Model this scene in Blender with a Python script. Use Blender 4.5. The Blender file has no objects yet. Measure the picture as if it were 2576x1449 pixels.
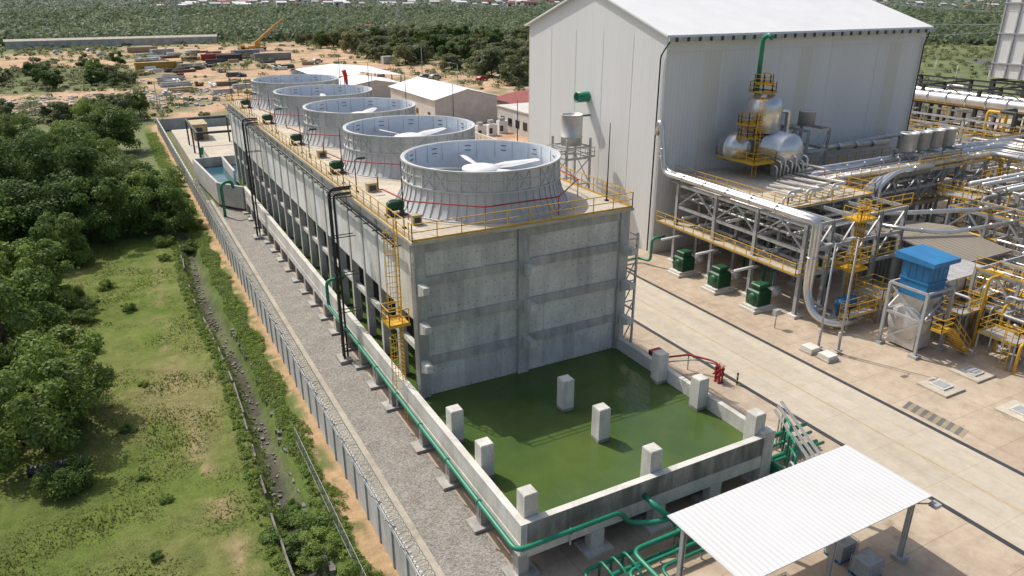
import bpy, math, random
import numpy as np
from mathutils import Vector, Matrix
random.seed(7); rng=np.random.default_rng(7)
S=bpy.context.scene; COL=S.collection
ru=random.uniform
# ------------------------------------------------------------------ materials
def nt(name):
    m=bpy.data.materials.new(name); m.use_nodes=True
    t=m.node_tree; return m,t,t.nodes,t.links,t.nodes["Principled BSDF"]
def ramp(n,l,src,a,b,c1,c2):
    r=n.new("ShaderNodeValToRGB"); r.color_ramp.elements[0].position=a; r.color_ramp.elements[1].position=b
    r.color_ramp.elements[0].color=(*c1,1); r.color_ramp.elements[1].color=(*c2,1); l.new(src,r.inputs[0]); return r.outputs[0]
def coord(n,l,scale=(1,1,1),world=False):
    mp=n.new("ShaderNodeMapping"); mp.inputs["Scale"].default_value=scale
    if world: g=n.new("ShaderNodeNewGeometry"); l.new(g.outputs["Position"],mp.inputs[0])
    else: g=n.new("ShaderNodeTexCoord"); l.new(g.outputs["Object"],mp.inputs[0])
    return mp.outputs[0]
def noise(n,l,vec,scale,detail=5,rough=.6):
    t=n.new("ShaderNodeTexNoise"); t.inputs["Scale"].default_value=scale; t.inputs["Detail"].default_value=detail; t.inputs["Roughness"].default_value=rough
    l.new(vec,t.inputs["Vector"]); return t.outputs["Fac"]
def mixc(n,l,fac,a,b,mode='MIX'):
    x=n.new("ShaderNodeMix"); x.data_type='RGBA'; x.blend_type=mode
    if isinstance(fac,float): x.inputs[0].default_value=fac
    else: l.new(fac,x.inputs[0])
    for s,i in ((a,6),(b,7)):
        if isinstance(s,tuple): x.inputs[i].default_value=(*s,1)
        else: l.new(s,x.inputs[i])
    return x.outputs[2]
def bump(n,l,h,bs,st=.5,dist=.05):
    b=n.new("ShaderNodeBump"); b.inputs["Strength"].default_value=st; b.inputs["Distance"].default_value=dist
    l.new(h,b.inputs["Height"]); l.new(b.outputs[0],bs.inputs["Normal"])
def M(name,c,r=.7,metal=0.,c2=None,sc=.5,st=(1,1,1),ctr=(.35,.65),bmp=0.,bsc=15,world=True,grime=.25):
    m,t,n,l,bs=nt(name)
    v=coord(n,l,st,world)
    c2=c2 or tuple(x*.75 for x in c)
    a=ramp(n,l,noise(n,l,v,sc),ctr[0],ctr[1],c,c2)
    v2=coord(n,l,(1,1,1),world)
    g=ramp(n,l,noise(n,l,v2,sc*9),.3,.7,(1-grime,)*3,(1,1,1))
    a=mixc(n,l,1.,a,g,'MULTIPLY')
    l.new(a,bs.inputs["Base Color"]); bs.inputs["Roughness"].default_value=r; bs.inputs["Metallic"].default_value=metal
    if bmp: bump(n,l,noise(n,l,v2,bsc),bs,bmp)
    return m
def concrete(name,c,dark,amt=(.45,.7),sc=.35):
    m,t,n,l,bs=nt(name)
    v=coord(n,l,(1,1,.16),True); v2=coord(n,l,(1,1,1),True)
    a=ramp(n,l,noise(n,l,v,1.3,8,.65),amt[0],amt[1],c,dark)
    b=ramp(n,l,noise(n,l,v2,sc,6,.7),.38,.68,(1,1,1),(.72,.72,.70))
    a=mixc(n,l,1.,a,b,'MULTIPLY')
    b=ramp(n,l,noise(n,l,v2,9,4,.6),.3,.7,(.86,.86,.85),(1.05,1.05,1.05))
    a=mixc(n,l,1.,a,b,'MULTIPLY')
    l.new(a,bs.inputs["Base Color"]); bs.inputs["Roughness"].default_value=.9
    bump(n,l,noise(n,l,v2,6),bs,.35,.03); return m
def corrug(name,c,pitch=.3,axis='xy',r=.5,metal=0.,dk=.88,st=.6):
    m,t,n,l,bs=nt(name)
    v=coord(n,l,(1,1,1),True); s=n.new("ShaderNodeSeparateXYZ"); l.new(v,s.inputs[0])
    if axis=='xy':
        ad=n.new("ShaderNodeMath"); l.new(s.outputs[0],ad.inputs[0]); l.new(s.outputs[1],ad.inputs[1]); o=ad.outputs[0]
    else: o=s.outputs['xyz'.index(axis)]
    k=n.new("ShaderNodeMath"); k.operation='MULTIPLY'; k.inputs[1].default_value=2*math.pi/pitch; l.new(o,k.inputs[0])
    q=n.new("ShaderNodeMath"); q.operation='SINE'; l.new(k.outputs[0],q.inputs[0]); w=q.outputs[0]
    a=ramp(n,l,w,.0,.9,tuple(x*dk for x in c),c)
    v3=coord(n,l,(1,1,.06),True)
    g=ramp(n,l,noise(n,l,v3,.35,6),.35,.7,(1,1,1),(.93,.93,.92))
    a=mixc(n,l,1.,a,g,'MULTIPLY')
    l.new(a,bs.inputs["Base Color"]); bs.inputs["Roughness"].default_value=r; bs.inputs["Metallic"].default_value=metal
    bump(n,l,w,bs,st,.03); return m
CW=concrete("concrete_wall",(.68,.66,.60),(.48,.465,.43),(.48,.75))
CW2=concrete("concrete_wall_light",(.70,.68,.62),(.56,.545,.50),(.48,.75))
CW3=concrete("concrete_wall_grey",(.60,.585,.54),(.43,.42,.39),(.45,.72))
CB=concrete("concrete_beam",(.52,.505,.46),(.32,.31,.29),(.38,.68))
CS=concrete("concrete_stained",(.40,.39,.35),(.17,.175,.15),(.35,.6))
CPn=concrete("precast_panel",(.80,.795,.765),(.68,.67,.64),(.5,.8))
CF=concrete("fence_panel_concrete",(.56,.56,.55),(.44,.44,.43))
CPA=concrete("path_concrete",(.50,.455,.37),(.40,.36,.295))
STN=M("ditch_stone",(.26,.25,.21),.95,c2=(.14,.14,.12),sc=2)
DK=M("interior_shade_black",(.03,.03,.03),.95)
DECK=M("deck_concrete",(.60,.535,.42),.9,c2=(.46,.41,.33),sc=.3,bmp=.2)
STACK=M("stack_fibreglass",(.60,.61,.60),.6,c2=(.50,.505,.49),sc=.6,st=(1,1,.3),grime=.12)
STIN=M("stack_inside",(.82,.87,.92),.55,c2=(.72,.78,.84),sc=.5,grime=.08)
STF=M("fan_floor_grey",(.30,.31,.32),.8)
YEL=M("yellow_paint",(.75,.45,.04),.5,c2=(.62,.36,.03))
RED=M("red_paint",(.42,.03,.03),.5)
GRN=M("green_pipe_paint",(.02,.25,.14),.4,c2=(.015,.19,.11),grime=.15)
GRD=M("green_motor_paint",(.015,.10,.042),.45)
BLK=M("black_pipe",(.03,.032,.035),.5)
STL=M("galvanised_steel",(.50,.51,.50),.5,.2,c2=(.40,.41,.41),sc=2)
STD=M("dark_steel",(.05,.055,.06),.6)
SIL=M("silver_cladding",(.78,.77,.74),.3,.8,c2=(.66,.65,.62),sc=1.2,grime=.12)
SILM=M("silver_cladding_matt",(.66,.65,.62),.45,.45,c2=(.53,.52,.50),sc=1.2,grime=.15)
BLU=M("blue_paint",(.03,.21,.43),.5,c2=(.025,.17,.37),grime=.12)
WHT=M("white_paint",(.76,.76,.74),.6,c2=(.7,.7,.68),grime=.1)
HALL=corrug("hall_cladding",(.70,.705,.69),.5,dk=.96,st=.14)
HALLT=corrug("hall_translucent_cladding",(.655,.645,.59),.5,dk=.96,st=.14)
ROOFW=corrug("white_roof_sheet",(.80,.80,.78),.6,'x',.5,dk=.92,st=.25)
CANR=corrug("canopy_roof_sheet",(.66,.66,.655),.3,'x',.6,dk=.88,st=.3)
SHEDW=corrug("shed_cladding",(.30,.31,.32),.4,dk=.55)
SHEDR=corrug("shed_roof_sheet",(.30,.265,.21),.6,'x',.7,dk=.78)
GLS=M("dark_glass",(.02,.03,.04),.1)
RUB=M("tyre_rubber",(.015,.015,.015),.9)
RRF=M("red_roof",(.30,.07,.06),.8)
TAN=M("tan_paint",(.50,.40,.22),.7)
def paving():
    m,t,n,l,bs=nt("concrete_paving")
    v=coord(n,l,(1,1,1),True)
    a=ramp(n,l,noise(n,l,v,.12,7,.65),.32,.68,(.55,.46,.35),(.44,.35,.26))
    b=ramp(n,l,noise(n,l,v,.9,9,.75),.38,.70,(1,1,1),(.74,.71,.68))
    a=mixc(n,l,1.,a,b,'MULTIPLY')
    b=ramp(n,l,noise(n,l,v,.35,9,.8),.56,.70,(1,1,1),(.58,.54,.50))
    a=mixc(n,l,1.,a,b,'MULTIPLY')
    br=n.new("ShaderNodeTexBrick"); br.offset=0; br.inputs["Scale"].default_value=1; br.inputs["Mortar Size"].default_value=.02
    br.inputs["Brick Width"].default_value=4.2; br.inputs["Row Height"].default_value=3.4
    br.inputs["Color1"].default_value=(1,1,1,1); br.inputs["Color2"].default_value=(.93,.92,.9,1); br.inputs["Mortar"].default_value=(.66,.63,.6,1)
    l.new(v,br.inputs[0]); a=mixc(n,l,1.,a,br.outputs[0],'MULTIPLY')
    l.new(a,bs.inputs["Base Color"]); bs.inputs["Roughness"].default_value=.9; bump(n,l,noise(n,l,v,8),bs,.2,.02); return m
PAVE=paving()
def roadm():
    m,t,n,l,bs=nt("road_concrete")
    v=coord(n,l,(1,.12,1),True); v1=coord(n,l,(1,1,1),True)
    a=ramp(n,l,noise(n,l,v,.6,7,.6),.3,.7,(.575,.51,.405),(.46,.405,.32))
    b=ramp(n,l,noise(n,l,v1,1.1,9,.75),.36,.72,(1,1,1),(.80,.78,.75))
    a=mixc(n,l,1.,a,b,'MULTIPLY')
    br=n.new("ShaderNodeTexBrick"); br.offset=0; br.inputs["Scale"].default_value=1; br.inputs["Mortar Size"].default_value=.018
    br.inputs["Brick Width"].default_value=3.3; br.inputs["Row Height"].default_value=4.0
    br.inputs["Color1"].default_value=(1,1,1,1); br.inputs["Color2"].default_value=(.96,.96,.95,1); br.inputs["Mortar"].default_value=(.78,.76,.73,1)
    l.new(v1,br.inputs[0]); a=mixc(n,l,1.,a,br.outputs[0],'MULTIPLY')
    l.new(a,bs.inputs["Base Color"]); bs.inputs["Roughness"].default_value=.9; return m
ROAD=roadm()
def gravelm():
    m,t,n,l,bs=nt("gravel")
    v=coord(n,l,(1,1,1),True)
    vo=n.new("ShaderNodeTexVoronoi"); vo.inputs["Scale"].default_value=15; l.new(v,vo.inputs["Vector"])
    sp=n.new("ShaderNodeSeparateColor"); l.new(vo.outputs["Color"],sp.inputs[0])
    a=ramp(n,l,sp.outputs[0],.0,1.,(.18,.17,.155),(.43,.41,.375))
    b=ramp(n,l,noise(n,l,v,.7,7,.7),.35,.7,(1,1,1),(.74,.72,.68)); a=mixc(n,l,1.,a,b,'MULTIPLY')
    l.new(a,bs.inputs["Base Color"]); bs.inputs["Roughness"].default_value=.95
    bump(n,l,vo.outputs["Distance"],bs,.7,.06); return m
GRV=gravelm()
def waterm(name,c,c2):
    m,t,n,l,bs=nt(name)
    v=coord(n,l,(1,1,1),True)
    a=ramp(n,l,noise(n,l,v,.22,6,.6),.35,.66,c,c2)
    l.new(a,bs.inputs["Base Color"]); bs.inputs["Roughness"].default_value=.05; bs.inputs["IOR"].default_value=1.33
    bump(n,l,noise(n,l,coord(n,l,(1,.5,1),True),2.2,4),bs,.28,.1); return m
WAT=waterm("green_water",(.082,.125,.030),(.052,.092,.026)); WATB=waterm("blue_water",(.03,.10,.13),(.02,.08,.11))
def groundm():
    m,t,n,l,bs=nt("ground_soil_and_grass")
    at=n.new("ShaderNodeAttribute"); at.attribute_name="Col"; v=coord(n,l,(1,1,1),True)
    b=ramp(n,l,noise(n,l,v,1.3,9,.75),.3,.7,(.72,.74,.70),(1.25,1.23,1.2)); a=mixc(n,l,1.,at.outputs["Color"],b,'MULTIPLY')
    b=ramp(n,l,noise(n,l,v,.06,9,.8),.35,.65,(.80,.83,.78),(1.14,1.12,1.08)); a=mixc(n,l,1.,a,b,'MULTIPLY')
    l.new(a,bs.inputs["Base Color"]); bs.inputs["Roughness"].default_value=1; bs.inputs["Specular IOR Level"].default_value=.1
    bump(n,l,noise(n,l,v,3,8,.75),bs,.8,.14); return m
GND=groundm()
def leafm(name,c1,c2,c3,far=False):
    m,t,n,l,bs=nt(name)
    g=n.new("ShaderNodeNewGeometry"); oi=n.new("ShaderNodeObjectInfo")
    a=ramp(n,l,g.outputs["Random Per Island"],0.,1.,c1,c2)
    v=coord(n,l,(1,1,1),True); a=mixc(n,l,ramp(n,l,noise(n,l,v,.5,3),.42,.62,(0,0,0),(1,1,1)),a,c3)
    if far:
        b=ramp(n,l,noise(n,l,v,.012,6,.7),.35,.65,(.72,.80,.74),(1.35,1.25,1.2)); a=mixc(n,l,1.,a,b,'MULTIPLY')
    else:
        b=ramp(n,l,oi.outputs["Random"],0.,1.,(.7,.76,.72),(1.35,1.22,1.05)); a=mixc(n,l,1.,a,b,'MULTIPLY')
    l.new(a,bs.inputs["Base Color"]); bs.inputs["Roughness"].default_value=.6; bs.inputs["Specular IOR Level"].default_value=.25
    tr=n.new("ShaderNodeBsdfTranslucent"); l.new(a,tr.inputs[0]); mx=n.new("ShaderNodeMixShader"); mx.inputs[0].default_value=.4
    l.new(bs.outputs[0],mx.inputs[1]); l.new(tr.outputs[0],mx.inputs[2])
    l.new(mx.outputs[0],n["Material Output"].inputs[0]); return m
LFD=leafm("dark_foliage",(.085,.145,.045),(.15,.22,.065),(.11,.165,.05))
LFB=leafm("bright_foliage",(.13,.22,.05),(.22,.31,.08),(.155,.22,.065))
LFO=leafm("olive_foliage",(.15,.185,.09),(.23,.255,.135),(.17,.19,.11))
LFF=leafm("distant_foliage",(.13,.175,.10),(.21,.25,.15),(.14,.18,.11),True)  # greyed, paler leaf colours carry some aerial haze
LFG=leafm("haze_tinted_foliage",(.19,.23,.18),(.26,.30,.235),(.20,.235,.19),True)  # aerial haze mixed into the leaf colours, stronger for the farthest crowns
GRS=leafm("grass_blades",(.12,.165,.045),(.22,.235,.085),(.17,.185,.065))
BARK=M("bark",(.16,.12,.09),.95,c2=(.09,.07,.05),sc=3)
# ------------------------------------------------------------------ mesh builder
class MB:
    def __init__(s): s.v=[];s.f=[];s.m=[];s.s=[]
    def add(s,vs,fs,m=0,sm=False):
        o=len(s.v); s.v+=[tuple(q) for q in vs]; s.f+=[tuple(i+o for i in q) for q in fs]; s.m+=[m]*len(fs); s.s+=[sm]*len(fs)
    def box(s,x0,y0,z0,x1,y1,z1,m=0):
        s.add([(x0,y0,z0),(x1,y0,z0),(x1,y1,z0),(x0,y1,z0),(x0,y0,z1),(x1,y0,z1),(x1,y1,z1),(x0,y1,z1)],
              [(0,3,2,1),(4,5,6,7),(0,1,5,4),(1,2,6,5),(2,3,7,6),(3,0,4,7)],m)
    def cb(s,c,d,m=0,rz=0.):
        n0=len(s.v); x,y,z=c; s.box(-d[0]/2,-d[1]/2,0,d[0]/2,d[1]/2,d[2],m); cs,sn=math.cos(rz),math.sin(rz)
        for i in range(n0,len(s.v)):
            a,b,e=s.v[i]; s.v[i]=(x+a*cs-b*sn,y+a*sn+b*cs,z+e)
    def beam(s,p,q,w,h=None,m=0):
        h=h or w; p=Vector(p);q=Vector(q);d=(q-p)
        if d.length<1e-5: return
        d.normalize(); up=Vector((0,0,1)) if abs(d.z)<.95 else Vector((0,1,0))
        a=d.cross(up).normalized()*w/2; b=a.cross(d).normalized()*h/2
        vs=[p-a-b,p+a-b,p+a+b,p-a+b,q-a-b,q+a-b,q+a+b,q-a+b]
        s.add(vs,[(0,1,2,3),(7,6,5,4),(0,4,5,1),(1,5,6,2),(2,6,7,3),(3,7,4,0)],m)
    def hcol(s,x,y,z0,z1,w=.35,m=0):
        s.box(x-w/2,y-w/2,z0,x-w/2+.05,y+w/2,z1,m); s.box(x+w/2-.05,y-w/2,z0,x+w/2,y+w/2,z1,m); s.box(x-w/2+.05,y-.03,z0,x+w/2-.05,y+.03,z1,m)
    def tube(s,pts,r,n=8,m=0,cap=True):
        pts=[Vector(p) for p in pts]; L=len(pts); rings=[]; a=None
        for i,p in enumerate(pts):
            d=(pts[min(i+1,L-1)]-pts[max(i-1,0)]).normalized()
            if a is None:
                up=Vector((0,0,1)) if abs(d.z)<.9 else Vector((1,0,0)); a=d.cross(up).normalized()
            else: a=(a-d*a.dot(d)).normalized()
            b=d.cross(a); rr=r[i] if isinstance(r,(list,tuple)) else r
            rings.append([p+(a*math.cos(2*math.pi*k/n)+b*math.sin(2*math.pi*k/n))*rr for k in range(n)])
        vs=[v for q in rings for v in q]; fs=[]
        for i in range(L-1):
            for k in range(n):
                k2=(k+1)%n; fs.append((i*n+k,i*n+k2,(i+1)*n+k2,(i+1)*n+k))
        if cap: fs+=[tuple(range(n))[::-1],tuple(range((L-1)*n,L*n))]
        s.add(vs,fs,m,True)
    def lathe(s,c,prof,n=24,m=0,axis='z',sm=True,closed=False):
        vs=[]
        for r,z in prof:
            for k in range(n):
                a=2*math.pi*k/n; x,y=r*math.cos(a),r*math.sin(a)
                q=(x,y,z) if axis=='z' else ((x,z,y) if axis=='y' else (z,x,y))
                vs.append((c[0]+q[0],c[1]+q[1],c[2]+q[2]))
        fs=[]
        for i in range(len(prof)-1):
            for k in range(n):
                k2=(k+1)%n; fs.append((i*n+k,i*n+k2,(i+1)*n+k2,(i+1)*n+k))
        if axis=='y': fs=[q[::-1] for q in fs]
        s.add(vs,fs,m,sm)
    def cyl(s,c,r,h,n=16,m=0,axis='z'):
        s.lathe(c,[(0.001,0),(r,0),(r,h),(0.001,h)],n,m,axis,False)
    def rail(s,pts,h=1.1,sp=1.5,m=0,r=.05):
        pts=[Vector(p) for p in pts]
        for p,q in zip(pts[:-1],pts[1:]):
            k=max(1,round((q-p).length/sp))
            for i in range(k+1):
                a=p.lerp(q,i/k); s.beam(a,a+Vector((0,0,h)),r,r,m)
            for z in (h,h*.55): s.beam(p+Vector((0,0,z)),q+Vector((0,0,z)),r,r,m)
            s.beam(p+Vector((0,0,.08)),q+Vector((0,0,.08)),.02,.14,m)
def bend(pts,rad=.5,seg=5):
    P=[Vector(p) for p in pts]; out=[P[0]]
    for i in range(1,len(P)-1):
        a=(P[i-1]-P[i]);b=(P[i+1]-P[i]); r=min(rad,a.length*.48,b.length*.48); a.normalize();b.normalize()
        p0=P[i]+a*r;p2=P[i]+b*r
        for k in range(seg+1):
            t=k/seg; out.append(p0*(1-t)**2+P[i]*2*t*(1-t)+p2*t*t)
    out.append(P[-1]); return out
WO={}
def tag(o,label,cat,group=None,kind=None):
    if label: o["label"]=label
    if cat: o["category"]=cat
    if group: o["group"]=group
    if kind: o["kind"]=kind
def mesh(mb,name,mats,o):
    me=bpy.data.meshes.new(name); me.from_pydata([(a-o[0],b-o[1],c-o[2]) for a,b,c in mb.v],[],mb.f)
    for x in mats: me.materials.append(x)
    me.polygons.foreach_set("material_index",mb.m); me.polygons.foreach_set("use_smooth",mb.s); me.update(); return me
def root(name,o,label,cat,group=None):
    e=bpy.data.objects.new(name,None); e.location=o; e.empty_display_size=.3; COL.objects.link(e); WO[e.name]=Vector(o); tag(e,label,cat,group); return e
def part(mb,name,par,mats,label=None):
    o=WO[par.name]; ob=bpy.data.objects.new(name,mesh(mb,name,mats,o)); ob.parent=par; COL.objects.link(ob); WO[ob.name]=o
    if label: ob["label"]=label
    return ob
def solo(mb,name,o,mats,label,cat,group=None,kind=None):
    ob=bpy.data.objects.new(name,mesh(mb,name,mats,o)); ob.location=o; COL.objects.link(ob); WO[ob.name]=Vector(o); tag(ob,label,cat,group,kind); return ob
def dup(r,loc,rz=None,sc=None,label=None):
    def rec(o,par):
        c=o.copy(); COL.objects.link(c)
        if par: c.parent=par
        for ch in o.children: rec(ch,c)
        return c
    kids=list(r.children); c=r.copy(); COL.objects.link(c); c.location=loc
    if rz is not None: c.rotation_euler[2]=rz
    if sc is not None: c.scale=sc
    if label: c["label"]=label
    for k in kids: rec(k,c)
    return c
def sheet(name,pts,z,m):
    mb=MB(); mb.add([(x,y,z) for x,y in pts],[tuple(range(len(pts)))]); return solo(mb,name,(0,0,0),[m],None,None,kind="structure")
def rect(name,x0,y0,x1,y1,z,m): return sheet(name,[(x0,y0),(x1,y0),(x1,y1),(x0,y1)],z,m)
# ------------------------------------------------------------------ camera, light
f=1857.;p=math.atan(744.5/1857.);a=math.radians(28.3)
F=Vector((math.sin(a)*math.cos(p),math.cos(a)*math.cos(p),-math.sin(p)));R=Vector((math.cos(a),-math.sin(a),0));U=R.cross(F)
cam=bpy.data.cameras.new("Camera"); co=bpy.data.objects.new("Camera",cam); COL.objects.link(co)
mt=Matrix((R,U,-F)).transposed().to_4x4(); mt.translation=(0,0,27); co.matrix_world=mt
cam.sensor_width=36; cam.lens=36*1857/2576; cam.clip_end=20000; cam.clip_start=.5; S.camera=co
el=math.radians(53); az=Vector((-.42,.907)).normalized()
w=bpy.data.worlds.new("World"); S.world=w; w.use_nodes=True
sk=w.node_tree.nodes.new("ShaderNodeTexSky"); sk.sky_type='NISHITA'; sk.sun_disc=False; sk.sun_elevation=el; sk.sun_rotation=math.atan2(az.x,az.y)
sk.dust_density=4.; sk.ozone_density=.6; bg=w.node_tree.nodes["Background"]; bg.inputs[1].default_value=.15; w.node_tree.links.new(sk.outputs[0],bg.inputs[0])
sd=bpy.data.lights.new("Sun",'SUN'); sd.energy=3.7; sd.angle=math.radians(.5); sd.color=(1,.955,.885)
so=bpy.data.objects.new("Sun",sd); COL.objects.link(so)
so.rotation_euler=Vector((-az.x*math.cos(el),-az.y*math.cos(el),-math.sin(el))).to_track_quat('-Z','Y').to_euler()
S.view_settings.view_transform='Standard'; S.view_settings.look='None'; S.view_settings.exposure=0
# ------------------------------------------------------------------ noise
_T=rng.random((256,256))
def vn(x,y):
    xi=np.floor(x).astype(int);yi=np.floor(y).astype(int);fx=x-xi;fy=y-yi;fx=fx*fx*(3-2*fx);fy=fy*fy*(3-2*fy)
    g=lambda a,b:_T[a%256,b%256]
    return (g(xi,yi)*(1-fx)+g(xi+1,yi)*fx)*(1-fy)+(g(xi,yi+1)*(1-fx)+g(xi+1,yi+1)*fx)*fy
def fbm(x,y,o=4):
    s=0;am=.5
    for i in range(o): s=s+am*vn(x*2**i+i*17.3,y*2**i+i*9.1); am*=.5
    return s/.9375
def sst(a,b,x): t=np.clip((x-a)/(b-a),0,1); return t*t*(3-2*t)
# ------------------------------------------------------------------ ground
xs=np.concatenate([np.linspace(-4000,-160,24),np.arange(-150,-24,4),np.arange(-24,9.3,.25),np.arange(9.6,220,3.),np.linspace(230,7000,70)])
ys=np.concatenate([np.linspace(-300,10,10),np.arange(12,110,.4),np.arange(110,500,3.),np.linspace(505,9000,90)])
X,Y=np.meshgrid(xs,ys)
n1=fbm(X*.5,Y*.5);n2=fbm(X*.12+40,Y*.12+7);n3=fbm(X*.025+3,Y*.025+80);n4=fbm(X*1.7+5,Y*1.7)
def cc(*c): return np.array(c)[None,None,:]
def mx(A,B,t): return A*(1-t[...,None])+B*t[...,None]
K=mx(cc(.12,.155,.075)+0*X[...,None],cc(.17,.19,.10),sst(.4,.6,n2))
K=mx(K,cc(.34,.27,.19),sst(.62,.70,n3)*(Y>480))
fld=sst(5.2,4.2,X)*sst(100,90,Y)*sst(-60,-30,X)
g=mx(cc(.125,.168,.043)+0*X[...,None],cc(.195,.198,.077),sst(.38,.64,n2*.55+n1*.45))
g=mx(g,cc(.09,.13,.034),sst(.56,.70,n1)*.5)
tr=np.exp(-((X-(1.6+.9*np.sin(Y*.08)))/.6)**2)*sst(.42,.58,n1)*.75
g=mx(g,cc(.34,.26,.16),tr); g=mx(g,cc(.27,.22,.13),sst(.60,.72,n2)*.45); g=mx(g,cc(.11,.175,.032),sst(55,75,Y+20*(n2-.5))*.5*(X>-5))
K=mx(K,g,fld)
cx=5.25+.3*np.sin(Y*.15)+.5*(n1-.5)
ck=np.exp(-((X-cx)/.55)**4)*(Y<93)
K=mx(K,cc(.095,.09,.075)+(n4[...,None]-.5)*.08,ck*(1-.6*sst(.55,.65,n1)))
dr=sst(7.1+1.8*(n1-.5),7.8+1.8*(n1-.5),X)*sst(9.6,9.0,X)*(Y<180)
dr=dr*(1-.85*sst(.47,.57,n4*.5+n1*.5)*sst(8.9,7.6,X))
K=mx(K,cc(.47,.32,.20),dr)
K=mx(K,cc(.11,.155,.042),(X>5.8)*(X<8.4)*(Y<180)*(1-dr)*.9*(1-ck))
yd=np.maximum.reduce([(sst(6,12,X+20*(n2-.5))*sst(140,110,X+30*(n2-.5))*sst(172,180,Y)*sst(480,440,Y+40*(n2-.5))),
  sst(-80,-60,X)*sst(20,8,X)*sst(212,222,Y+30*(n2-.5))*sst(262,250,Y+20*(n1-.5)),
  sst(-60,-45,X)*sst(30,12,X)*sst(335,350,Y+40*(n2-.5))*sst(440,425,Y+20*(n2-.5)),
  sst(28,34,X)*sst(105,95,X)*sst(100,110,Y)*sst(260,240,Y)])
yd=yd*(1-.8*sst(.50,.60,n2*.7+n1*.3)*(Y>185))
K=mx(K,mx(cc(.52,.37,.27)+0*X[...,None],cc(.45,.28,.19),sst(.35,.65,n1)),yd)
Zg=.45*(n2-.5)*fld+.18*(n1-.5)*fld-1.1*np.exp(-((X-cx)/.8)**4)*(Y<93)*sst(94,90,Y)
Zg=np.where(X>7.2,0,Zg); Zg=Zg+6*(fbm(X*.004,Y*.004)-.5)*sst(700,1400,Y+0*X)
ny,nx=X.shape
me=bpy.data.meshes.new("ground"); V=np.stack([X,Y,Zg],-1).reshape(-1,3)
I=np.arange(ny*nx).reshape(ny,nx); Q=np.stack([I[:-1,:-1],I[:-1,1:],I[1:,1:],I[1:,:-1]],-1).reshape(-1,4)
def fastmesh(me,V,Q):
    k=Q.shape[1]
    me.vertices.add(len(V)); me.vertices.foreach_set("co",V.astype(np.float32).ravel())
    me.loops.add(Q.size); me.loops.foreach_set("vertex_index",Q.astype(np.int32).ravel())
    me.polygons.add(len(Q)); me.polygons.foreach_set("loop_start",np.arange(0,Q.size,k,dtype=np.int32))
    me.update(calc_edges=True); me.validate()
fastmesh(me,V,Q)
ca=me.color_attributes.new("Col",'FLOAT_COLOR','POINT'); ca.data.foreach_set("color",np.concatenate([np.clip(K,0,1).reshape(-1,3),np.ones((ny*nx,1))],1).astype(np.float32).ravel())
me.materials.append(GND); go=bpy.data.objects.new("ground",me); go["kind"]="structure"; COL.objects.link(go)
def gz(x,y):
    i=np.clip(np.searchsorted(xs,x),0,nx-1); j=np.clip(np.searchsorted(ys,y),0,ny-1); return Zg[j,i]
# paved surfaces
sheet("pavement",[(13.9,-40),(190,-40),(190,96),(100,112),(13.9,112)],.02,PAVE)
rect("gravel_strip",10.7,-20,13.9,104,.03,GRV)
mb=MB(); mb.box(9.0,-20,0,10.7,108,.09); solo(mb,"concrete_path",(0,0,0),[CPA],None,None,kind="structure")
rect("road",37.9,-40,44.5,118,.026,ROAD)
mb=MB()
for x in (37.55,44.5): 
    mb.box(x,-40,0,x+.35,118,.04,0)
solo(mb,"drain_channel",(0,0,0),[STD],None,None,kind="structure")
rect("road_line",41.0,-40,41.1,118,.031,M("road_yellow",(.58,.42,.22),.8))
HZ=[M("hazard_yellow",(.38,.32,.20),.8),M("hazard_black",(.18,.17,.16),.8)]
HB=[M("bollard_yellow",(.6,.42,.05),.6),M("bollard_black",(.03,.03,.03),.6)]
mb=MB()
for i in range(14):
    y0=22.2+i*.31; mb.add([(45.3,y0,.034),(46.5,y0+.3,.034),(46.5,y0+.61,.034),(45.3,y0+.31,.034)],[(0,1,2,3)],i%2)
solo(mb,"road_marking",(0,0,0),HZ,None,None,kind="structure")
rect("water",14.25,25.2,30.25,109,2.4,WAT)
# ------------------------------------------------------------------ cooling tower
T=root("cooling_tower",(22.7,74.8,0),"long grey concrete cooling tower with yellow deck railing","cooling tower")
Y0,Y1,X0,X1=39.8,109.8,14.7,30.7
mb=MB()
for bx0,bx1 in ((15.4,21.9),(22.7,30.0)):
    for z0,z1 in ((2.0,4.6),(5.2,7.3),(7.9,10.1),(10.7,12.3)):
        x=bx0
        while x<bx1-.05:
            x2=min(x+1.3,bx1); mb.box(x+.004,39.95+ru(0,.012),z0,x2-.004,40.3,z1,random.choice((0,0,1,1,2))); 
            for zz in (z0+.5,z1-.5):
                for xx in (x+.35,x+.95):
                    if xx<bx1-.1: mb.box(xx-.03,39.938,zz-.03,xx+.03,39.97,zz+.03,3)
            x=x2
part(mb,"end_wall",T,[CW,CW2,CW3,CS])
mb=MB()
for x0,x1 in ((X0,15.4),(21.9,22.7),(30.0,X1)): mb.box(x0,39.72,0,x1,40.47,12.93)
for x0,x1 in ((15.4,21.9),(22.7,30.0)):
    for z0,z1 in ((12.3,12.93),(10.1,10.7),(7.3,7.9),(4.6,5.2)): mb.box(x0,39.84,z0,x1,40.29,z1)
part(mb,"concrete_frame",T,[CB])
mb=MB(); mb.box(X0,109.2,0,X1,109.75,12.93); part(mb,"rear_wall",T,[CW])
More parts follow.
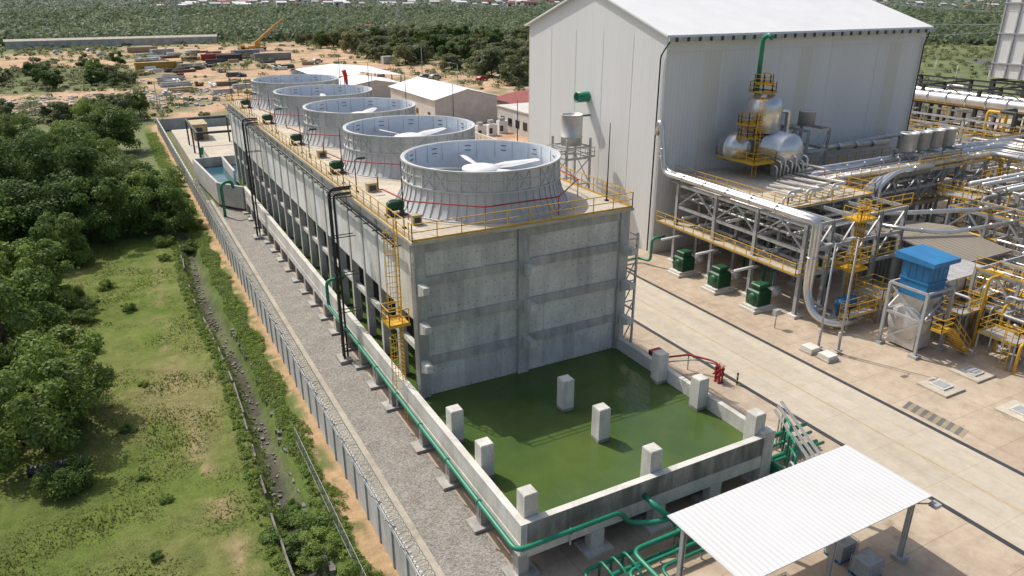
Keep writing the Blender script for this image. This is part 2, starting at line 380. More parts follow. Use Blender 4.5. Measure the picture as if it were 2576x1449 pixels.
for i,(x,z) in enumerate([(x,z) for x in (15.0,22.5,30.5) for z in (4.9,7.6,10.2)]):
    mb=MB(); mb.box(x-.22,38.7,z-.2,x+.22,39.715,z+.25); mb.add([(x-.22,38.7,z-.2),(x+.22,38.7,z-.2),(x+.22,39.71,z-.6),(x-.22,39.71,z-.6),(x-.22,39.71,z-.2),(x+.22,39.71,z-.2)],[(0,3,2,1),(0,4,3),(1,2,5)])
    part(mb,"wall_bracket",T,[CW])
nb=20; dy=(Y1-.4-40.1)/nb
for i in range(1,nb):
    y=40.1+i*dy; mb=MB(); mb.box(X0,y-.2,1.5,15.25,y+.2,12.93); part(mb,"column",T,[CW3])
    mb=MB(); mb.box(30.1,y-.28,1.5,X1,y+.28,12.93); part(mb,"column",T,[CB])
for i in range(nb):
    y=40.1+i*dy+.2; y2=40.1+(i+1)*dy-.2; ym=(y+y2)/2
    if i==0: y=40.47
    if i==nb-1: y2-=.3
    mb=MB()
    for a0,b0 in ((y,ym-.01),(ym+.01,y2)):
        for z0,z1 in ((10.45,12.9),(7.7,10.42)): mb.box(14.76,a0,z0,14.95,b0,z1,random.choice((0,0,1)))
    part(mb,"wall_panel",T,[CPn,CW2])
    mb=MB(); mb.box(30.3,y+.1,2,30.5,y2-.1,12.9,0); part(mb,"wall_panel",T,[CW])
    if i==nb-1: y2-=.1
    mb=MB(); mb.box(14.9,y,5.35,15.2,y2,5.7); part(mb,"facade_beam",T,[CW])
    mb=MB(); mb.beam((17.3,y+.4,2.4),(15.35,y2-.3,5.3),.25,.25); part(mb,"inner_strut",T,[CB])
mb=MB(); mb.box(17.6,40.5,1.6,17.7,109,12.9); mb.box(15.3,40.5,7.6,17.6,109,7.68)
part(mb,"inner_dark_wall",T,[DK])  # plain near-black backing, puts the shade of the tower interior into its colour
mb=MB(); mb.box(14.5,39.55,12.94,30.9,110,13.14); part(mb,"deck",T,[DECK])
mb=MB(); mb.rail([(14.6,40.9,13.14),(14.6,109.8,13.14),(30.8,109.8,13.14),(30.8,39.65,13.14),(14.6,39.65,13.14),(14.6,40.2,13.14)],1.1,1.6)
part(mb,"railing",T,[YEL])
mb=MB(); mb.tube([(14.25,42,12.6),(14.25,109,12.6)],.1,8); mb.tube([(14.25,42,12.3),(14.25,109,12.3)],.05,6)
for i in range(36): mb.box(14.1,42+i*1.9,12.2,14.72,42.08+i*1.9,12.27)
part(mb,"cable_conduit",T,[BLK])
mb=MB(); lx,ly=14.05,41.3
for sx in (-.28,.28):
    mb.beam((lx+.1,ly+sx,.1),(lx+.1,ly+sx,14.2),.06,.06)
for i in range(44): mb.beam((lx+.1,ly-.28,.4+i*.3),(lx+.1,ly+.28,.4+i*.3),.035,.035)
for z in [2.8+.6*i for i in range(7)]+[8.6+.7*i for i in range(8)]:
    pts=[(lx+.1-.8*math.sin(t)*1.0,ly-.45*math.cos(t),z) for t in np.linspace(0,math.pi,9)]; mb.tube(pts,.025,4)
for t in np.linspace(.3,math.pi-.3,5):
    q=(lx+.1-.8*math.sin(t),ly-.45*math.cos(t)); mb.beam((*q,2.8),(*q,6.4),.03,.03); mb.beam((*q,8.6),(*q,13.6),.03,.03)
mb.box(13.2,40.7,7.3,14.6,42.2,7.38); mb.rail([(14.5,40.7,7.38),(13.2,40.7,7.38),(13.2,42.2,7.38),(14.5,42.2,7.38)],1.1,1.)
part(mb,"ladder",T,[YEL])
# fan stacks
def prof_r(z):
    P=[(0,6.2),(.35,5.97),(.8,5.76),(1.3,5.62),(1.8,5.55),(3.2,5.5)]
    for (a,b),(c,d) in zip(P[:-1],P[1:]):
        if z<=c: return b+(d-b)*(z-a)/(c-a)
    return 5.5
FX,FZ=22.7,13.14
def stack():
    o=(FX,46.8,FZ); r=root("fan_stack",o,"round grey fan stack on cooling tower deck with open top","fan stack","fan stacks on the tower deck")
    n=80; mb=MB(); zz=[0,.2,.35,.55,.8,1.05,1.3,1.55,1.8,2.5,3.2]
    mb.lathe(o,[(prof_r(z),z) for z in zz],n,0); mb.lathe(o,[(prof_r(z)-.12,z) for z in zz][::-1],n,1); mb.lathe(o,[(5.5,3.2),(5.38,3.2)],n,0)
    for k in range(24):
        for z in (2.45,2.8):
            if (k+int(z*10))%2: 
                t=2*math.pi*k/24; c=(o[0]+5.35*math.cos(t),o[1]+5.35*math.sin(t),o[2]+z); mb.cb(c,(.05,.45,.045),2,t)
    for k in range(24):
        t=2*math.pi*(k+.5)/24; mb.beam((o[0]+5.375*math.cos(t),o[1]+5.375*math.sin(t),o[2]+1.9),(o[0]+5.375*math.cos(t),o[1]+5.375*math.sin(t),o[2]+3.18),.02,.05,0)
    part(mb,"shell",r,[STACK,STIN,STD])
    mb=MB()
    for z,rr,h in ((3.1,.14,.12),(2.45,.06,.08),(1.75,.1,.1),(0.0,.12,.08)):
        a=prof_r(z); mb.lathe(o,[(a-.01,z),(a+rr,z),(a+rr,z+h),(a-.01,z+h)],n,0,sm=False)
    pol=lambda t,rr,z:(o[0]+rr*math.cos(t),o[1]+rr*math.sin(t),o[2]+z)
    N=60
    for k in range(N):
        t=2*math.pi*k/N
        for z0,z1 in ((.08,.35),(.35,.8),(.8,1.3),(1.3,1.78)): mb.beam(pol(t,prof_r(z0)+.03,z0),pol(t,prof_r(z1)+.03,z1),.05,.08)
    N=36
    for k in range(N):
        t=2*math.pi*k/N; t2=2*math.pi*(k+1)/N
        mb.beam(pol(t,5.58,1.8),pol(t,5.54,3.1),.09,.08)
        if k%3!=1:
            mb.beam(pol(t,5.6,1.85),pol(t2,5.55,3.1),.06,.06); mb.beam(pol(t2,5.6,1.85),pol(t,5.55,3.1),.06,.06)
    part(mb,"stiffening_ribs",r,[STACK])
    mb=MB(); mb.lathe(o,[(5.7,.25),(.01,.25)],40,0); part(mb,"fan_floor",r,[STF])
    mb=MB(); mb.lathe(o,[(1.35,2.1),(1.4,2.2),(1.35,2.3),(.75,2.45),(.35,2.5),(.01,2.51)],28,0); mb.lathe(o,[(.01,2.1),(1.35,2.1)],28,0); mb.cyl((o[0],o[1],o[2]+.25),.4,1.85,12,0)
    hub=part(mb,"fan_hub",r,[WHT])
    for k in range(5):
        t=2*math.pi*k/5+.15; mb=MB(); d=Vector((math.cos(t),math.sin(t),0)); e=Vector((-d.y,d.x,0)); vs=[]
        for rr,ch,tw in ((1.1,.45,.45),(2.4,.85,.3),(5.2,.55,.12)):
            ce=Vector(o)+d*rr+Vector((0,0,2.2)); uu=e*math.cos(tw)+Vector((0,0,math.sin(tw)))
            nn=d.cross(uu)*.05
            vs+=[ce-uu*ch/2,ce+nn,ce+uu*ch/2,ce-nn]
        fs=[(i*4+j,i*4+(j+1)%4,(i+1)*4+(j+1)%4,(i+1)*4+j) for i in range(2) for j in range(4)]+[(0,3,2,1),(8,9,10,11)]
        mb.add(vs,fs); part(mb,"fan_blade",r,[WHT])
    return r
def motor(o):
    r=root("fan_motor",o,"dark green electric fan motor on steel base beside stack","motor","motors driving the tower fans")
    mb=MB(); mb.lathe((o[0],o[1],o[2]+.7),[(.01,-.55),(.28,-.55),(.32,-.45),(.32,.45),(.26,.55),(.01,.55)],16,0,'x'); 
    for k in range(9): mb.lathe((o[0],o[1],o[2]+.7),[(.31,-.4+k*.1),(.37,-.4+k*.1),(.37,-.37+k*.1),(.31,-.37+k*.1)],16,0,'x',False)
    mb.cb((o[0],o[1]+.36,o[2]+.7),(.35,.25,.3),0); part(mb,"motor_body",r,[GRD])
    mb=MB(); mb.box(o[0]-.7,o[1]-.35,o[2],o[0]+.7,o[1]+.35,o[2]+.12); mb.box(o[0]-.5,o[1]-.3,o[2]+.12,o[0]-.35,o[1]+.3,o[2]+.4); mb.box(o[0]+.35,o[1]-.3,o[2]+.12,o[0]+.5,o[1]+.3,o[2]+.4)
    part(mb,"base_frame",r,[STD]); return r
def firering(y):
    o=(FX,y,FZ); mb=MB(); pts=[(FX+7.1*math.cos(t),y+6.75*math.sin(t),FZ+1.25) for t in np.radians([170,202,247,292,337,370])]
    mb.tube(bend(pts,.4,3),.05,6)
    for q in pts[1:]: mb.beam((q[0],q[1],FZ),(q[0],q[1],FZ+1.25),.05,.05)
    mb.tube(bend([pts[0],(15.4,pts[0][1],FZ+1.25),(15.4,pts[0][1],FZ+2.2)],.2,3),.05,6)
    return solo(mb,"fire_water_pipe",o,[RED],"thin red fire water pipe curving around fan stack","pipe","red pipes around the fan stacks")
st=stack(); mo=motor((15.75,45.6,FZ)); fr=firering(46.8)
for i in range(1,5):
    dup(st,(FX,46.8+14*i,FZ),rz=i*.4); dup(mo,(15.75,45.6+14*i,FZ)); c=fr.copy(); c.location=(FX,46.8+14*i,FZ); COL.objects.link(c)
def lamp(o,h,name="lightning_rod",label="slim dark mast standing on tower deck",cat="mast",group="masts on the tower deck",arm=0):
    mb=MB(); mb.tube([(o[0],o[1],o[2]),(o[0],o[1],o[2]+h)],[.05,.03],6); mb.box(o[0]-.12,o[1]-.12,o[2],o[0]+.12,o[1]+.12,o[2]+.1)
    if arm: mb.tube([(o[0],o[1],o[2]+h),(o[0]+arm,o[1],o[2]+h+.15)],.04,6); mb.box(o[0]+arm-.1,o[1]-.12,o[2]+h+.05,o[0]+arm+.5,o[1]+.12,o[2]+h+.2)
    return solo(mb,name,o,[BLK],label,cat,group)
for i in range(6):
    lamp((15.2,42.6+13.3*i,FZ),4.3); lamp((30.3,42.0+13.3*i,FZ),5.5)
for i in range(5): lamp((15.3,52.8+14*i,FZ),2.4,"deck_lamp","small lamp on post beside tower deck railing","lamp","lamps along the tower deck",.3)
for (x,y,s) in ((16.4,52.6,.8),(16.2,43.0,.6),(29.4,53.6,.8),(16.3,66.4,.8)):
    mb=MB(); mb.box(x-s/2,y-s/3,FZ,x+s/2,y+s/3,FZ+.6,0); mb.box(x-s/2-.03,y-s/3-.03,FZ+.6,x+s/2+.03,y+s/3+.03,FZ+.66,0); mb.box(x-s/3,y-s/3-.02,FZ+.1,x+s/3,y-s/3-.005,FZ+.5,1)
    solo(mb,"junction_box",(x,y,FZ),[TAN,STD],"tan metal junction box standing on tower deck","box","junction boxes on the tower deck")
def riser(y):
    o=(13,y,0); r=root("pipe_riser",o,"tall black vertical pipes on bracket frame beside tower facade","pipe","black pipe risers on the tower side")
    for k,(dx,dyy) in enumerate(((0,0),(0,.42),(.3,.2))): mb=MB(); mb.tube(bend([(13+dx,y+dyy,.3),(13+dx,y+dyy,13.9-k*.25),(14.6,y+dyy,13.9-k*.25)],.35),.08,8); part(mb,"pipe",r,[BLK])
    mb=MB()
    for z in np.arange(1.2,13.6,3.): mb.beam((12.9,y-.1,z),(14.6,y-.1,z),.06,.06); mb.beam((12.9,y+.52,z),(14.6,y+.52,z),.06,.06); mb.beam((12.9,y-.1,z),(12.9,y+.52,z),.06,.06)
    mb.beam((12.9,y-.1,.2),(12.9,y-.1,13.6),.05,.05)
    part(mb,"bracket",r,[BLK]); mb=MB(); mb.box(12.5,y-.5,0,13.5,y+1,.3); part(mb,"footing",r,[CB]); return r
riser(51.8); riser(87.3)
# ------------------------------------------------------------------ basin
B=root("water_basin",(22.2,32,0),"raised concrete basin of green water with column stubs","basin")
mb=MB(); mb.box(13.9,24.9,2.1,14.25,100.3,3.3); mb.box(13.86,24.9,1.45,14.25,100.3,2.098)
mb.box(14.252,24.9,2.1,30.55,25.25,3.3,1); mb.box(14.252,24.87,1.3,30.55,25.25,2.098,0); mb.box(30.2,25.252,1.45,30.55,100,3.3,0)
mb.box(13.88,24.88,3.302,14.27,100.3,3.33,2); mb.box(14.272,24.88,3.302,30.57,25.27,3.33,2)
part(mb,"parapet",B,[CW,CS,CW2])
mb=MB(); mb.box(14.26,25.26,1.2,30.19,109,1.5); part(mb,"floor_slab",B,[CS])
for y in [25.3,29.5,33.7,37.9]+[40.1+dy*i for i in range(1,18)]:
    mb=MB(); mb.box(13.82,y-.3,0,14.4,y+.3,1.44); mb.box(13.3,y-.6,0,14.9,y+.6,.22); part(mb,"support_column",B,[CB])
for x in (18.4,22.4,26.4,30.2):
    mb=MB(); mb.box(x-.4,24.82,0,x+.4,25.4,1.29 if x<30 else 3.6); mb.box(x-.8,24.4,0,x+.8,25.8,.2); part(mb,"support_column",B,[CW])
    mb=MB(); mb.box(x-.3,29.5,0,x+.3,30.1,1.2); part(mb,"support_column",B,[CW])
for x in (14.68,22.3,29.8):
    for y in (25.68,30.4,34.3):
        mb=MB(); z0=1.5; t=.39
        mb.box(x-t,y-t,z0,x+t,y+t,4.55); 
        mb.add([(x-t,y-t,4.55),(x+t,y-t,4.55),(x+t,y+t,4.55),(x-t,y+t,4.55),(x-t+.04,y-t+.04,4.6),(x+t-.04,y-t+.04,4.6),(x+t-.04,y+t-.04,4.6),(x-t+.04,y+t-.04,4.6)],[(0,1,5,4),(1,2,6,5),(2,3,7,6),(3,0,4,7),(4,5,6,7)])
        mb.box(x-t-.003,y-t-.003,1.6,x+t+.003,y+t+.003,2.6,1)
        part(mb,"column_stub",B,[CW,CS])
# far intake basin
I2=root("intake_basin",(13,112,0),"small concrete intake basin with blue water","basin")
mb=MB()
mb.beam((13.8,99.8,1.9),(11.2,103.8,1.9),.3,3.0); mb.beam((11.2,103.8,1.9),(10.2,121.5,1.9),.3,3.0); mb.beam((10.2,121.5,1.9),(17.2,121.5,1.9),.3,3.0); mb.box(14.2,110.2,.4,14.5,121.4,3.4)
part(mb,"basin_wall",I2,[CW3]); 
sheet("water",[(13.9,100.2),(14.2,109),(17,110),(17,121.3),(10.4,121.3),(11.3,104)],2.0,WATB)
mb=MB(); mb.box(10.3,121.7,0,30,160,1.9); solo(mb,"platform",(0,0,0),[DECK],None,None,kind="structure")
mb=MB(); 
for x in (11.7,18.5):
    for y in (126,134,142): mb.beam((x,y,1.9),(x,y,6.4),.25,.25)
    mb.beam((x,126,6.4),(x,142,6.4),.3,.3)
for y in (126,142): mb.beam((11.7,y,6.4),(18.5,y,6.4),.3,.35)
solo(mb,"steel_gantry",(15,134,1.9),[STD],"dark steel gantry frame over intake platform","gantry")
mb=MB(); mb.box(13,146,1.9,15.5,152,4.6,0); mb.box(12.9,145.9,4.6,15.6,152.1,4.75,0); mb.box(13.5,145.94,1.95,14.6,145.99,4.1,1)
solo(mb,"storage_cabin",(14,149,1.9),[TAN,STD],"tan storage cabin on intake platform","cabin")
mb=MB(); mb.rail([(11,122.2,1.9),(25,122.2,1.9)],1.1,1.5,0); solo(mb,"guard_railing",(18,122.2,1.9),[YEL],"yellow guard railing beside intake basin","railing")
for x in (12.2,18.4):
    mb=MB(); mb.lathe((x,128,1.9),[(.01,0),(.4,0),(.4,.4),(.22,.5),(.22,1.3),(.35,1.4),(.35,1.9),(.01,2.)],14,0); mb.tube(bend([(x,128,2.6),(x,126,2.6),(x,124,2.6),(x,124,1.0)],.5),.2,10)
    solo(mb,"intake_pump",(x,128,1.9),[GRN],"green vertical water pump with bent outlet pipe","pump","pumps on the intake platform")
def pipe(pts,r,name,mat,label,o=None,bendr=.5,n=10,sup=None,cat="pipe",group=None,fl=None):
    mb=MB(); P=bend(pts,bendr); mb.tube(P,r,n)
    Vp=[Vector(q) for q in pts]
    for a_,b_ in zip(Vp[:-1],Vp[1:]):
        L=(b_-a_).length
        if L>4 and fl:
            d=(b_-a_).normalized(); k=int(L/fl)
            for i in range(1,k+1):
                c=a_+d*(L*i/(k+1)); mb.tube([c-d*.04,c+d*.04],r*1.3,n)
                if sup is not None and abs(d.z)<.3: mb.beam((c.x,c.y,sup),(c.x,c.y,c.z),.08,.08,1)
    return solo(mb,name,tuple(o or pts[0]),[mat,STL],label,cat,group)
pipe([(14.8,57,5.0),(13.35,57,5.0),(13.35,57,2.75),(13.35,24.35,2.45),(19.4,24.35,2.45),(19.9,24.3,1.6),(21.3,23.6,1.6),(24,23.6,1.6),(26,22.8,1.6)],.135,"water_pipe",GRN,"long green water pipe running along basin wall",bendr=.5,fl=4.5,sup=1.6)
pipe([(21.3,24.86,2.4),(21.3,23.9,2.4),(22.4,23.4,1.2),(22.0,22.9,.9),(27,22.9,.9)],.15,"water_pipe",GRN,"green outlet pipe bending out of basin front wall",bendr=.5)
for i,(z,yy) in enumerate(((.7,23.3),(.5,22.6),(.9,22.1),(1.2,22.9),(.6,21.8))): pipe([(16.4+i*.9,14,z),(16.4+i*.9,yy,z),(31,yy,z),(31,25.5+i*.5,z),(36,25.5+i*.5,z)],.1+.03*(i%2),"water_pipe",GRN,"green low pipe laid in front of basin",bendr=.6,fl=3.5,sup=.0,group="green pipes in front of the basin")
for k in range(3):
    x=17.4+k*.7; pipe([(x,23.2,0),(x,23.2,1.1),(x,22.3,1.1),(x+.1,21.3,.5)],.07,"valve_pipe",GRN,"short green valve pipe loop beside basin corner",bendr=.3,group="green valve pipes beside the basin")
for i in range(7): pipe([(31.4+.42*i,23.6+.5*i,.0),(31.4+.42*i,23.6+.5*i,1.3+.5*(i%3)),(31.9+.42*i,24.5+.5*i,1.3+.5*(i%3)),(31.9+.42*i,24.5+.5*i,0)],.08,"valve_pipe",(GRN if i%3 else STL),"short green valve pipe loop beside basin corner",bendr=.3,group="green valve pipes beside the basin")
for i in range(3):
    mb=MB(); x=31.2+i*.25
    for s in (-.07,.07): mb.beam((x+s,21.5,1.9+.25*i),(x+s+3.4,28.4,1.9+.25*i),.03,.12)
    for k in range(16): mb.beam((x-.07+.21*k,21.5+.43*k,1.88+.25*i),(x+.07+.21*k,21.5+.43*k,1.88+.25*i),.03,.03)
    mb.beam((x+3,27.6,0),(x+3,27.6,1.85+.25*i),.07); mb.beam((x+.4,22.2,0),(x+.4,22.2,1.85+.25*i),.07)
    solo(mb,"cable_tray",(x,24,0),[STL],"narrow grey cable tray beside basin corner","cable tray","cable trays beside the basin")
pipe([(11.0,98.6,.0),(11.0,98.6,4.4),(12.4,99.4,4.4),(12.6,99.6,3.4)],.19,"vent_pipe",GRN,"green gooseneck pipe beside intake basin",bendr=.8)
mb=MB(); mb.tube([(-8,46.3,.3),(-5.2,45.9,.4)],.3,14,cap=False)
for k in range(12): c=Vector((-8,46.3,.3)).lerp(Vector((-5.2,45.9,.4)),k/11); mb.tube([c,c+Vector((.1,-.014,.003))],.34,14)
solo(mb,"drain_pipe",(-6.6,46,0),[BLK],"discarded black corrugated drain pipe lying in grass","pipe")
# ------------------------------------------------------------------ perimeter wall
PW=root("perimeter_wall",(8.8,80,0),"light grey panel perimeter wall topped with razor wire","wall")
y=14.; i=0
while y<172:
    mb=MB(); mb.box(8.72,y+.03,0,8.86,y+2.07,2.42,0); mb.box(8.69,y+.03,2.422,8.9,y+2.07,2.5,1)
    part(mb,"wall_panel",PW,[CF,CW2]); y+=2.1; i+=1
nP=i
mb=MB()
for i in range(nP+1):
    y=14+2.1*i; mb.box(8.64,y-.06,0,8.93,y+.06,2.56)
q=part(mb,"fence_posts",PW,[CF]); q["kind"]="stuff"
mb=MB()
for i in range(nP+1):
    y=14+2.1*i
    if y<130: mb.beam((8.8,y,2.5),(8.4,y,3.1),.05,.05)
for k,(dx,z) in enumerate(((-.1,2.66),(-.22,2.84),(-.36,3.04))): mb.beam((8.8+dx,14,z),(8.8+dx,172,z),.018,.018)
pts=[]; 
for k in range(int(95/.36*10)):
    t=k*math.pi/5; pts.append((8.95+.3*math.cos(t),14+k*.36/10,2.84+.3*math.sin(t)))
mb.tube(pts,.02,3,cap=False); part(mb,"razor_wire",PW,[STL])
mb=MB(); mb.box(8.9,172,0,32,172.2,2.4); solo(mb,"perimeter_wall",(20,172,0),[CF],"grey panel wall closing off plant yard","wall")
mb=MB()
for i in range(10):
    y=24+2*i; mb.tube([(6.9,y,0),(6.9,y,1.3)],.025,6)
for z in (1.3,.3): mb.beam((6.9,24,z),(6.9,42,z),.018,.018)
for i in range(90): 
    y=24+.2*i; mb.beam((6.9,y,.05),(6.9,y+.2,1.28),.006,.006); mb.beam((6.9,y+.2,.05),(6.9,y,1.28),.006,.006)
solo(mb,"mesh_fence",(6.9,33,0),[STL],"low wire mesh fence beside drainage ditch","fence")
mb=MB(); y=25.
while y<92:
    L=ru(.8,2.6); x=4.35+.3*math.sin(y*.15)
    if random.random()<.55: mb.cb((x+ru(-.05,.05),y+L/2,-.5),(.11,L,.48+ru(-.06,.08)),0,ru(-.02,.02)-.045*math.cos(y*.15))
    y+=L+.05
for i in range(90):
    y=27+i*.4; x=6.2+ru(-.08,.08)+.3*math.sin(y*.15)
    if random.random()<.5: mb.cb((x,y,-.9),(.3,.38,ru(.5,.9)),0,ru(-.3,.3))
for i in range(220): y=26+ru(0,64); mb.cb((5.25+.3*math.sin(y*.15)+ru(-.5,.5),y,-1.08),(ru(.06,.25),ru(.06,.25),ru(.05,.12)),0,ru(0,3))
solo(mb,"drainage_ditch_wall",(5,50,0),[STN],None,None,kind="structure")
# ------------------------------------------------------------------ turbine hall
HL=root("turbine_hall",(71,75,0),"large pale corrugated turbine hall with white pitched roof","building")
hx0,hx1,hy0,hy1,he,hr=50.5,91.4,61.,89.,23.,27.4; ym=75.
mb=MB()
def q4(a,b,c,d,m=0): mb.add([a,b,c,d],[(0,1,2,3)],m)
strips=[(hx0,55.5,0),(55.5,57.9,1),(57.9,69.6,0),(69.6,71.6,1),(71.6,84.8,0),(84.8,87.2,1),(87.2,hx1,0)]
for x0,x1,m in strips: q4((x0,hy0,0),(x1,hy0,0),(x1,hy0,21.3),(x0,hy0,21.3),m); q4((x0,hy0,21.3),(x1,hy0,21.3),(x1,hy0,he),(x0,hy0,he),0)
q4((hx0,hy1,0),(hx0,hy0,0),(hx0,hy0,he),(hx0,hy1,he)); mb.add([(hx0,hy0,he),(hx0,ym,hr),(hx0,hy1,he)],[(2,1,0)])
q4((hx1,hy0,0),(hx1,hy1,0),(hx1,hy1,he),(hx1,hy0,he)); mb.add([(hx1,hy0,he),(hx1,ym,hr),(hx1,hy1,he)],[(0,1,2)]); q4((hx1,hy1,0),(hx0,hy1,0),(hx0,hy1,he),(hx1,hy1,he))
part(mb,"cladding_wall",HL,[HALL,HALLT])
mb=MB(); ov=.45
for s,ya in ((1,hy0-.5),(-1,hy1+.5)):
    za=he-.15
    mb.add([(hx0-ov,ya,za),(hx1+ov,ya,za),(hx1+ov,ym,hr+.05),(hx0-ov,ym,hr+.05),(hx0-ov,ya,za+.18),(hx1+ov,ya,za+.18),(hx1+ov,ym,hr+.23),(hx0-ov,ym,hr+.23)],
       [(0,3,2,1),(4,5,6,7),(0,1,5,4),(1,2,6,5),(3,0,4,7)])
part(mb,"roof",HL,[ROOFW])
mb=MB(); mb.box(hx0-.4,hy0-.85,he-.55,hx1+.4,hy0-.52,he-.12,0)
for i in range(27): mb.box(hx0+.3+i*1.5,hy0-.93,he-.6,hx0+.6+i*1.5,hy0-.84,he-.2,1)
for x,yv in ((hx0-.22,hy0+.6),(hx1-.4,hy0-.25)): mb.tube(bend([(x,hy0-.7,he-.5),(x,yv,he-2),(x,yv,.2)],.4),.08,8,2)
part(mb,"gutter",HL,[STL,STD,STD])
mb=MB()
for x in np.arange(hx0+8,hx1,8.1): mb.box(x-.03,hy0-.02,0,x+.03,hy0-.004,21.8)
mb.box(hx0,hy0-.025,21.28,hx1,hy0-.005,21.36)
for y in np.arange(hy0+5.5,hy1,5.6): mb.box(hx0-.02,y-.03,0,hx0-.004,y+.03,22.9)
part(mb,"cladding_trim",HL,[HALLT])
mb=MB(); mb.lathe((hx0,74.8,15.5),[(.62,-.0),(.62,-1.6),(.52,-1.6),(.52,-.3),(.01,-.3)],20,0,'x')
part(mb,"exhaust_outlet",HL,[GRN])
mb=MB(); mb.tube([(hx0,74.2,13.4),(hx0-1.2,74.2,13.4)],.12,8); part(mb,"drain_outlet",HL,[GRN])
mb=MB(); mb.box(hx0-.06,72.5,0,hx0-.01,74.5,2.4); part(mb,"door",HL,[GRD])
VD=root("vent_drum",(47.2,73,0),"silver vent drum on slender grey steel tower","vent")
mb=MB(); mb.lathe((47.2,73,10.4),[(.01,0),(1.25,0),(1.25,.9),(1.32,.95),(1.25,1.),(1.25,3.4),(1.32,3.5),(1.2,3.5),(1.2,3.3),(.01,3.2)],24); part(mb,"drum",VD,[SILM])
mb=MB()
for x in (45.6,48.8):
    for yy in (71.4,74.6): mb.beam((x,yy,0),(x,yy,11.3),.22,.22)
for z in (3,6,9,10.3):
    for a_,b_ in (((45.6,71.4),(48.8,71.4)),((48.8,71.4),(48.8,74.6)),((48.8,74.6),(45.6,74.6)),((45.6,74.6),(45.6,71.4))):
        mb.beam((*a_,z),(*b_,z),.18,.18); 
        if z<9: mb.beam((*a_,z),(*b_,z+3),.1,.1)
part(mb,"steel_frame",VD,[STL]); mb=MB(); mb.rail([(45.2,71,9.1),(49.2,71,9.1),(49.2,75,9.1),(45.2,75,9.1),(45.2,71,9.1)],1.1,1.,0); part(mb,"railing",VD,[STL])
# ------------------------------------------------------------------ pipe rack
def rack(name,xs_,ys_,zs_,mat,label,w=.32,deck=None,rails=None,brace=True,o=None,plat=DECK):
    r=root(name,o or (xs_[0],ys_[0],0),label,"steel structure"); mb=MB()
    for x in xs_:
        for y in ys_: mb.hcol(x,y,.3,zs_[-1],w); 
    for z in zs_:
        for x in xs_:
            for a_,b_ in zip(ys_[:-1],ys_[1:]): mb.beam((x,a_+w/2,z-.15),(x,b_-w/2,z-.15),.16,.3)
        for y in ys_:
            for a_,b_ in zip(xs_[:-1],xs_[1:]): mb.beam((a_+w/2,y,z-.2),(b_-w/2,y,z-.2),.16,.3)
    if brace:
        for a_,b_ in zip(ys_[:-1],ys_[1:]):
            m_=(a_+b_)/2; z1=zs_[-1]-.3; mb.beam((xs_[0],a_,zs_[-1]-2.4),(xs_[0],m_,z1),.14,.14); mb.beam((xs_[0],b_,zs_[-1]-2.4),(xs_[0],m_,z1),.14,.14)
        for a_,b_ in zip(xs_[:-1],xs_[1:]): mb.beam((a_,ys_[0],zs_[0]),(b_,ys_[0],zs_[-1]-.4),.14,.14)
    part(mb,"steel_frame",r,[mat])
    for x in xs_:
        for y in ys_: mb=MB(); mb.box(x-.45,y-.45,0,x+.45,y+.45,.3); part(mb,"footing",r,[CW2])
    if deck:
        for (x0,y0,x1,y1,z) in deck:
            mb=MB(); mb.box(x0,y0,z,x1,y1,z+.1); part(mb,"platform_deck",r,[plat])
    for q in rails or []:
        mb=MB(); mb.rail(q,1.1,1.5,0,.055); part(mb,"railing",r,[YEL])
    return r
rack("pipe_rack",[50.8,54,57,60.4,63.8],[41.2,46.8,52.2,57.8],[4.,6.3,8.6],STL,"grey steel pipe rack with yellow railings and beige deck",.34,
  deck=[(52.4,45.,64.2,60.6,8.66),(50.,41.,52.6,60,4.05)],
  rails=[[(52.4,60.4,8.76),(52.4,45.,8.76),(64.2,45,8.76),(64.2,60,8.76)],[(49.95,60,4.15),(49.95,41,4.15),(52.6,41,4.15)],[(64.2,41.,8.7),(57,41,8.7)],[(53.4,41.1,4.2),(63.8,41.1,4.2)]],o=(57,50,0))
def sp(pts,r,label="silver clad steam pipe on steel rack",br=.9,g="silver pipes on the racks",m=None,fl=3.5): return pipe(pts,r,"steam_pipe",m or SIL,label,bendr=br,n=12,fl=fl,group=g)
sp([(50.0,61.,13.2),(49.9,60.6,14.6),(49.9,60.2,14.4),(50.0,59.4,9.5),(50.0,41.,9.3),(50.3,40.0,9.2),(50.3,40.0,3.),(50.2,38.8,1.2),(51,37.,.8),(53.5,37.,.8)],.27,"thick silver pipe descending from hall beside rack")
sp([(50.7,60.8,11),(50.7,59.8,9.5),(50.7,41.4,9.4),(51.1,40.3,9.2),(51.1,40.3,2.4),(50.9,39.2,.9),(51.4,37.9,.6),(54,37.8,.6)],.27)
sp([(51.4,60.4,9.2),(51.4,41.8,9.1),(51.9,40.7,8.9),(51.9,40.7,1.6),(53.6,39.6,.6)],.12)
for k in range(5): sp([(51.8+k*.5,60.5,8.2-.1*k),(51.8+k*.5,42.,8.2-.1*k)],.1+.04*(k%2),m=SILM)
for k in range(14):
    z=ru(4.5,8.2); x=ru(52,62); y=42.+k*1.25
    sp([(50.9,y,z),(x,y,z),(x,y+ru(-1,1),z),(x,y+ru(-1,1),ru(.8,3))],ru(.07,.16),m=random.choice((SIL,SILM,STL)),br=.3)
for k in range(12):
    x=52.6+k*.9; z=random.choice((4.4,4.8,6.6,7.0)); sp([(x,59.5,z),(x,41.6,z)],ru(.08,.17),m=random.choice((SIL,SILM,SILM)),br=.3)
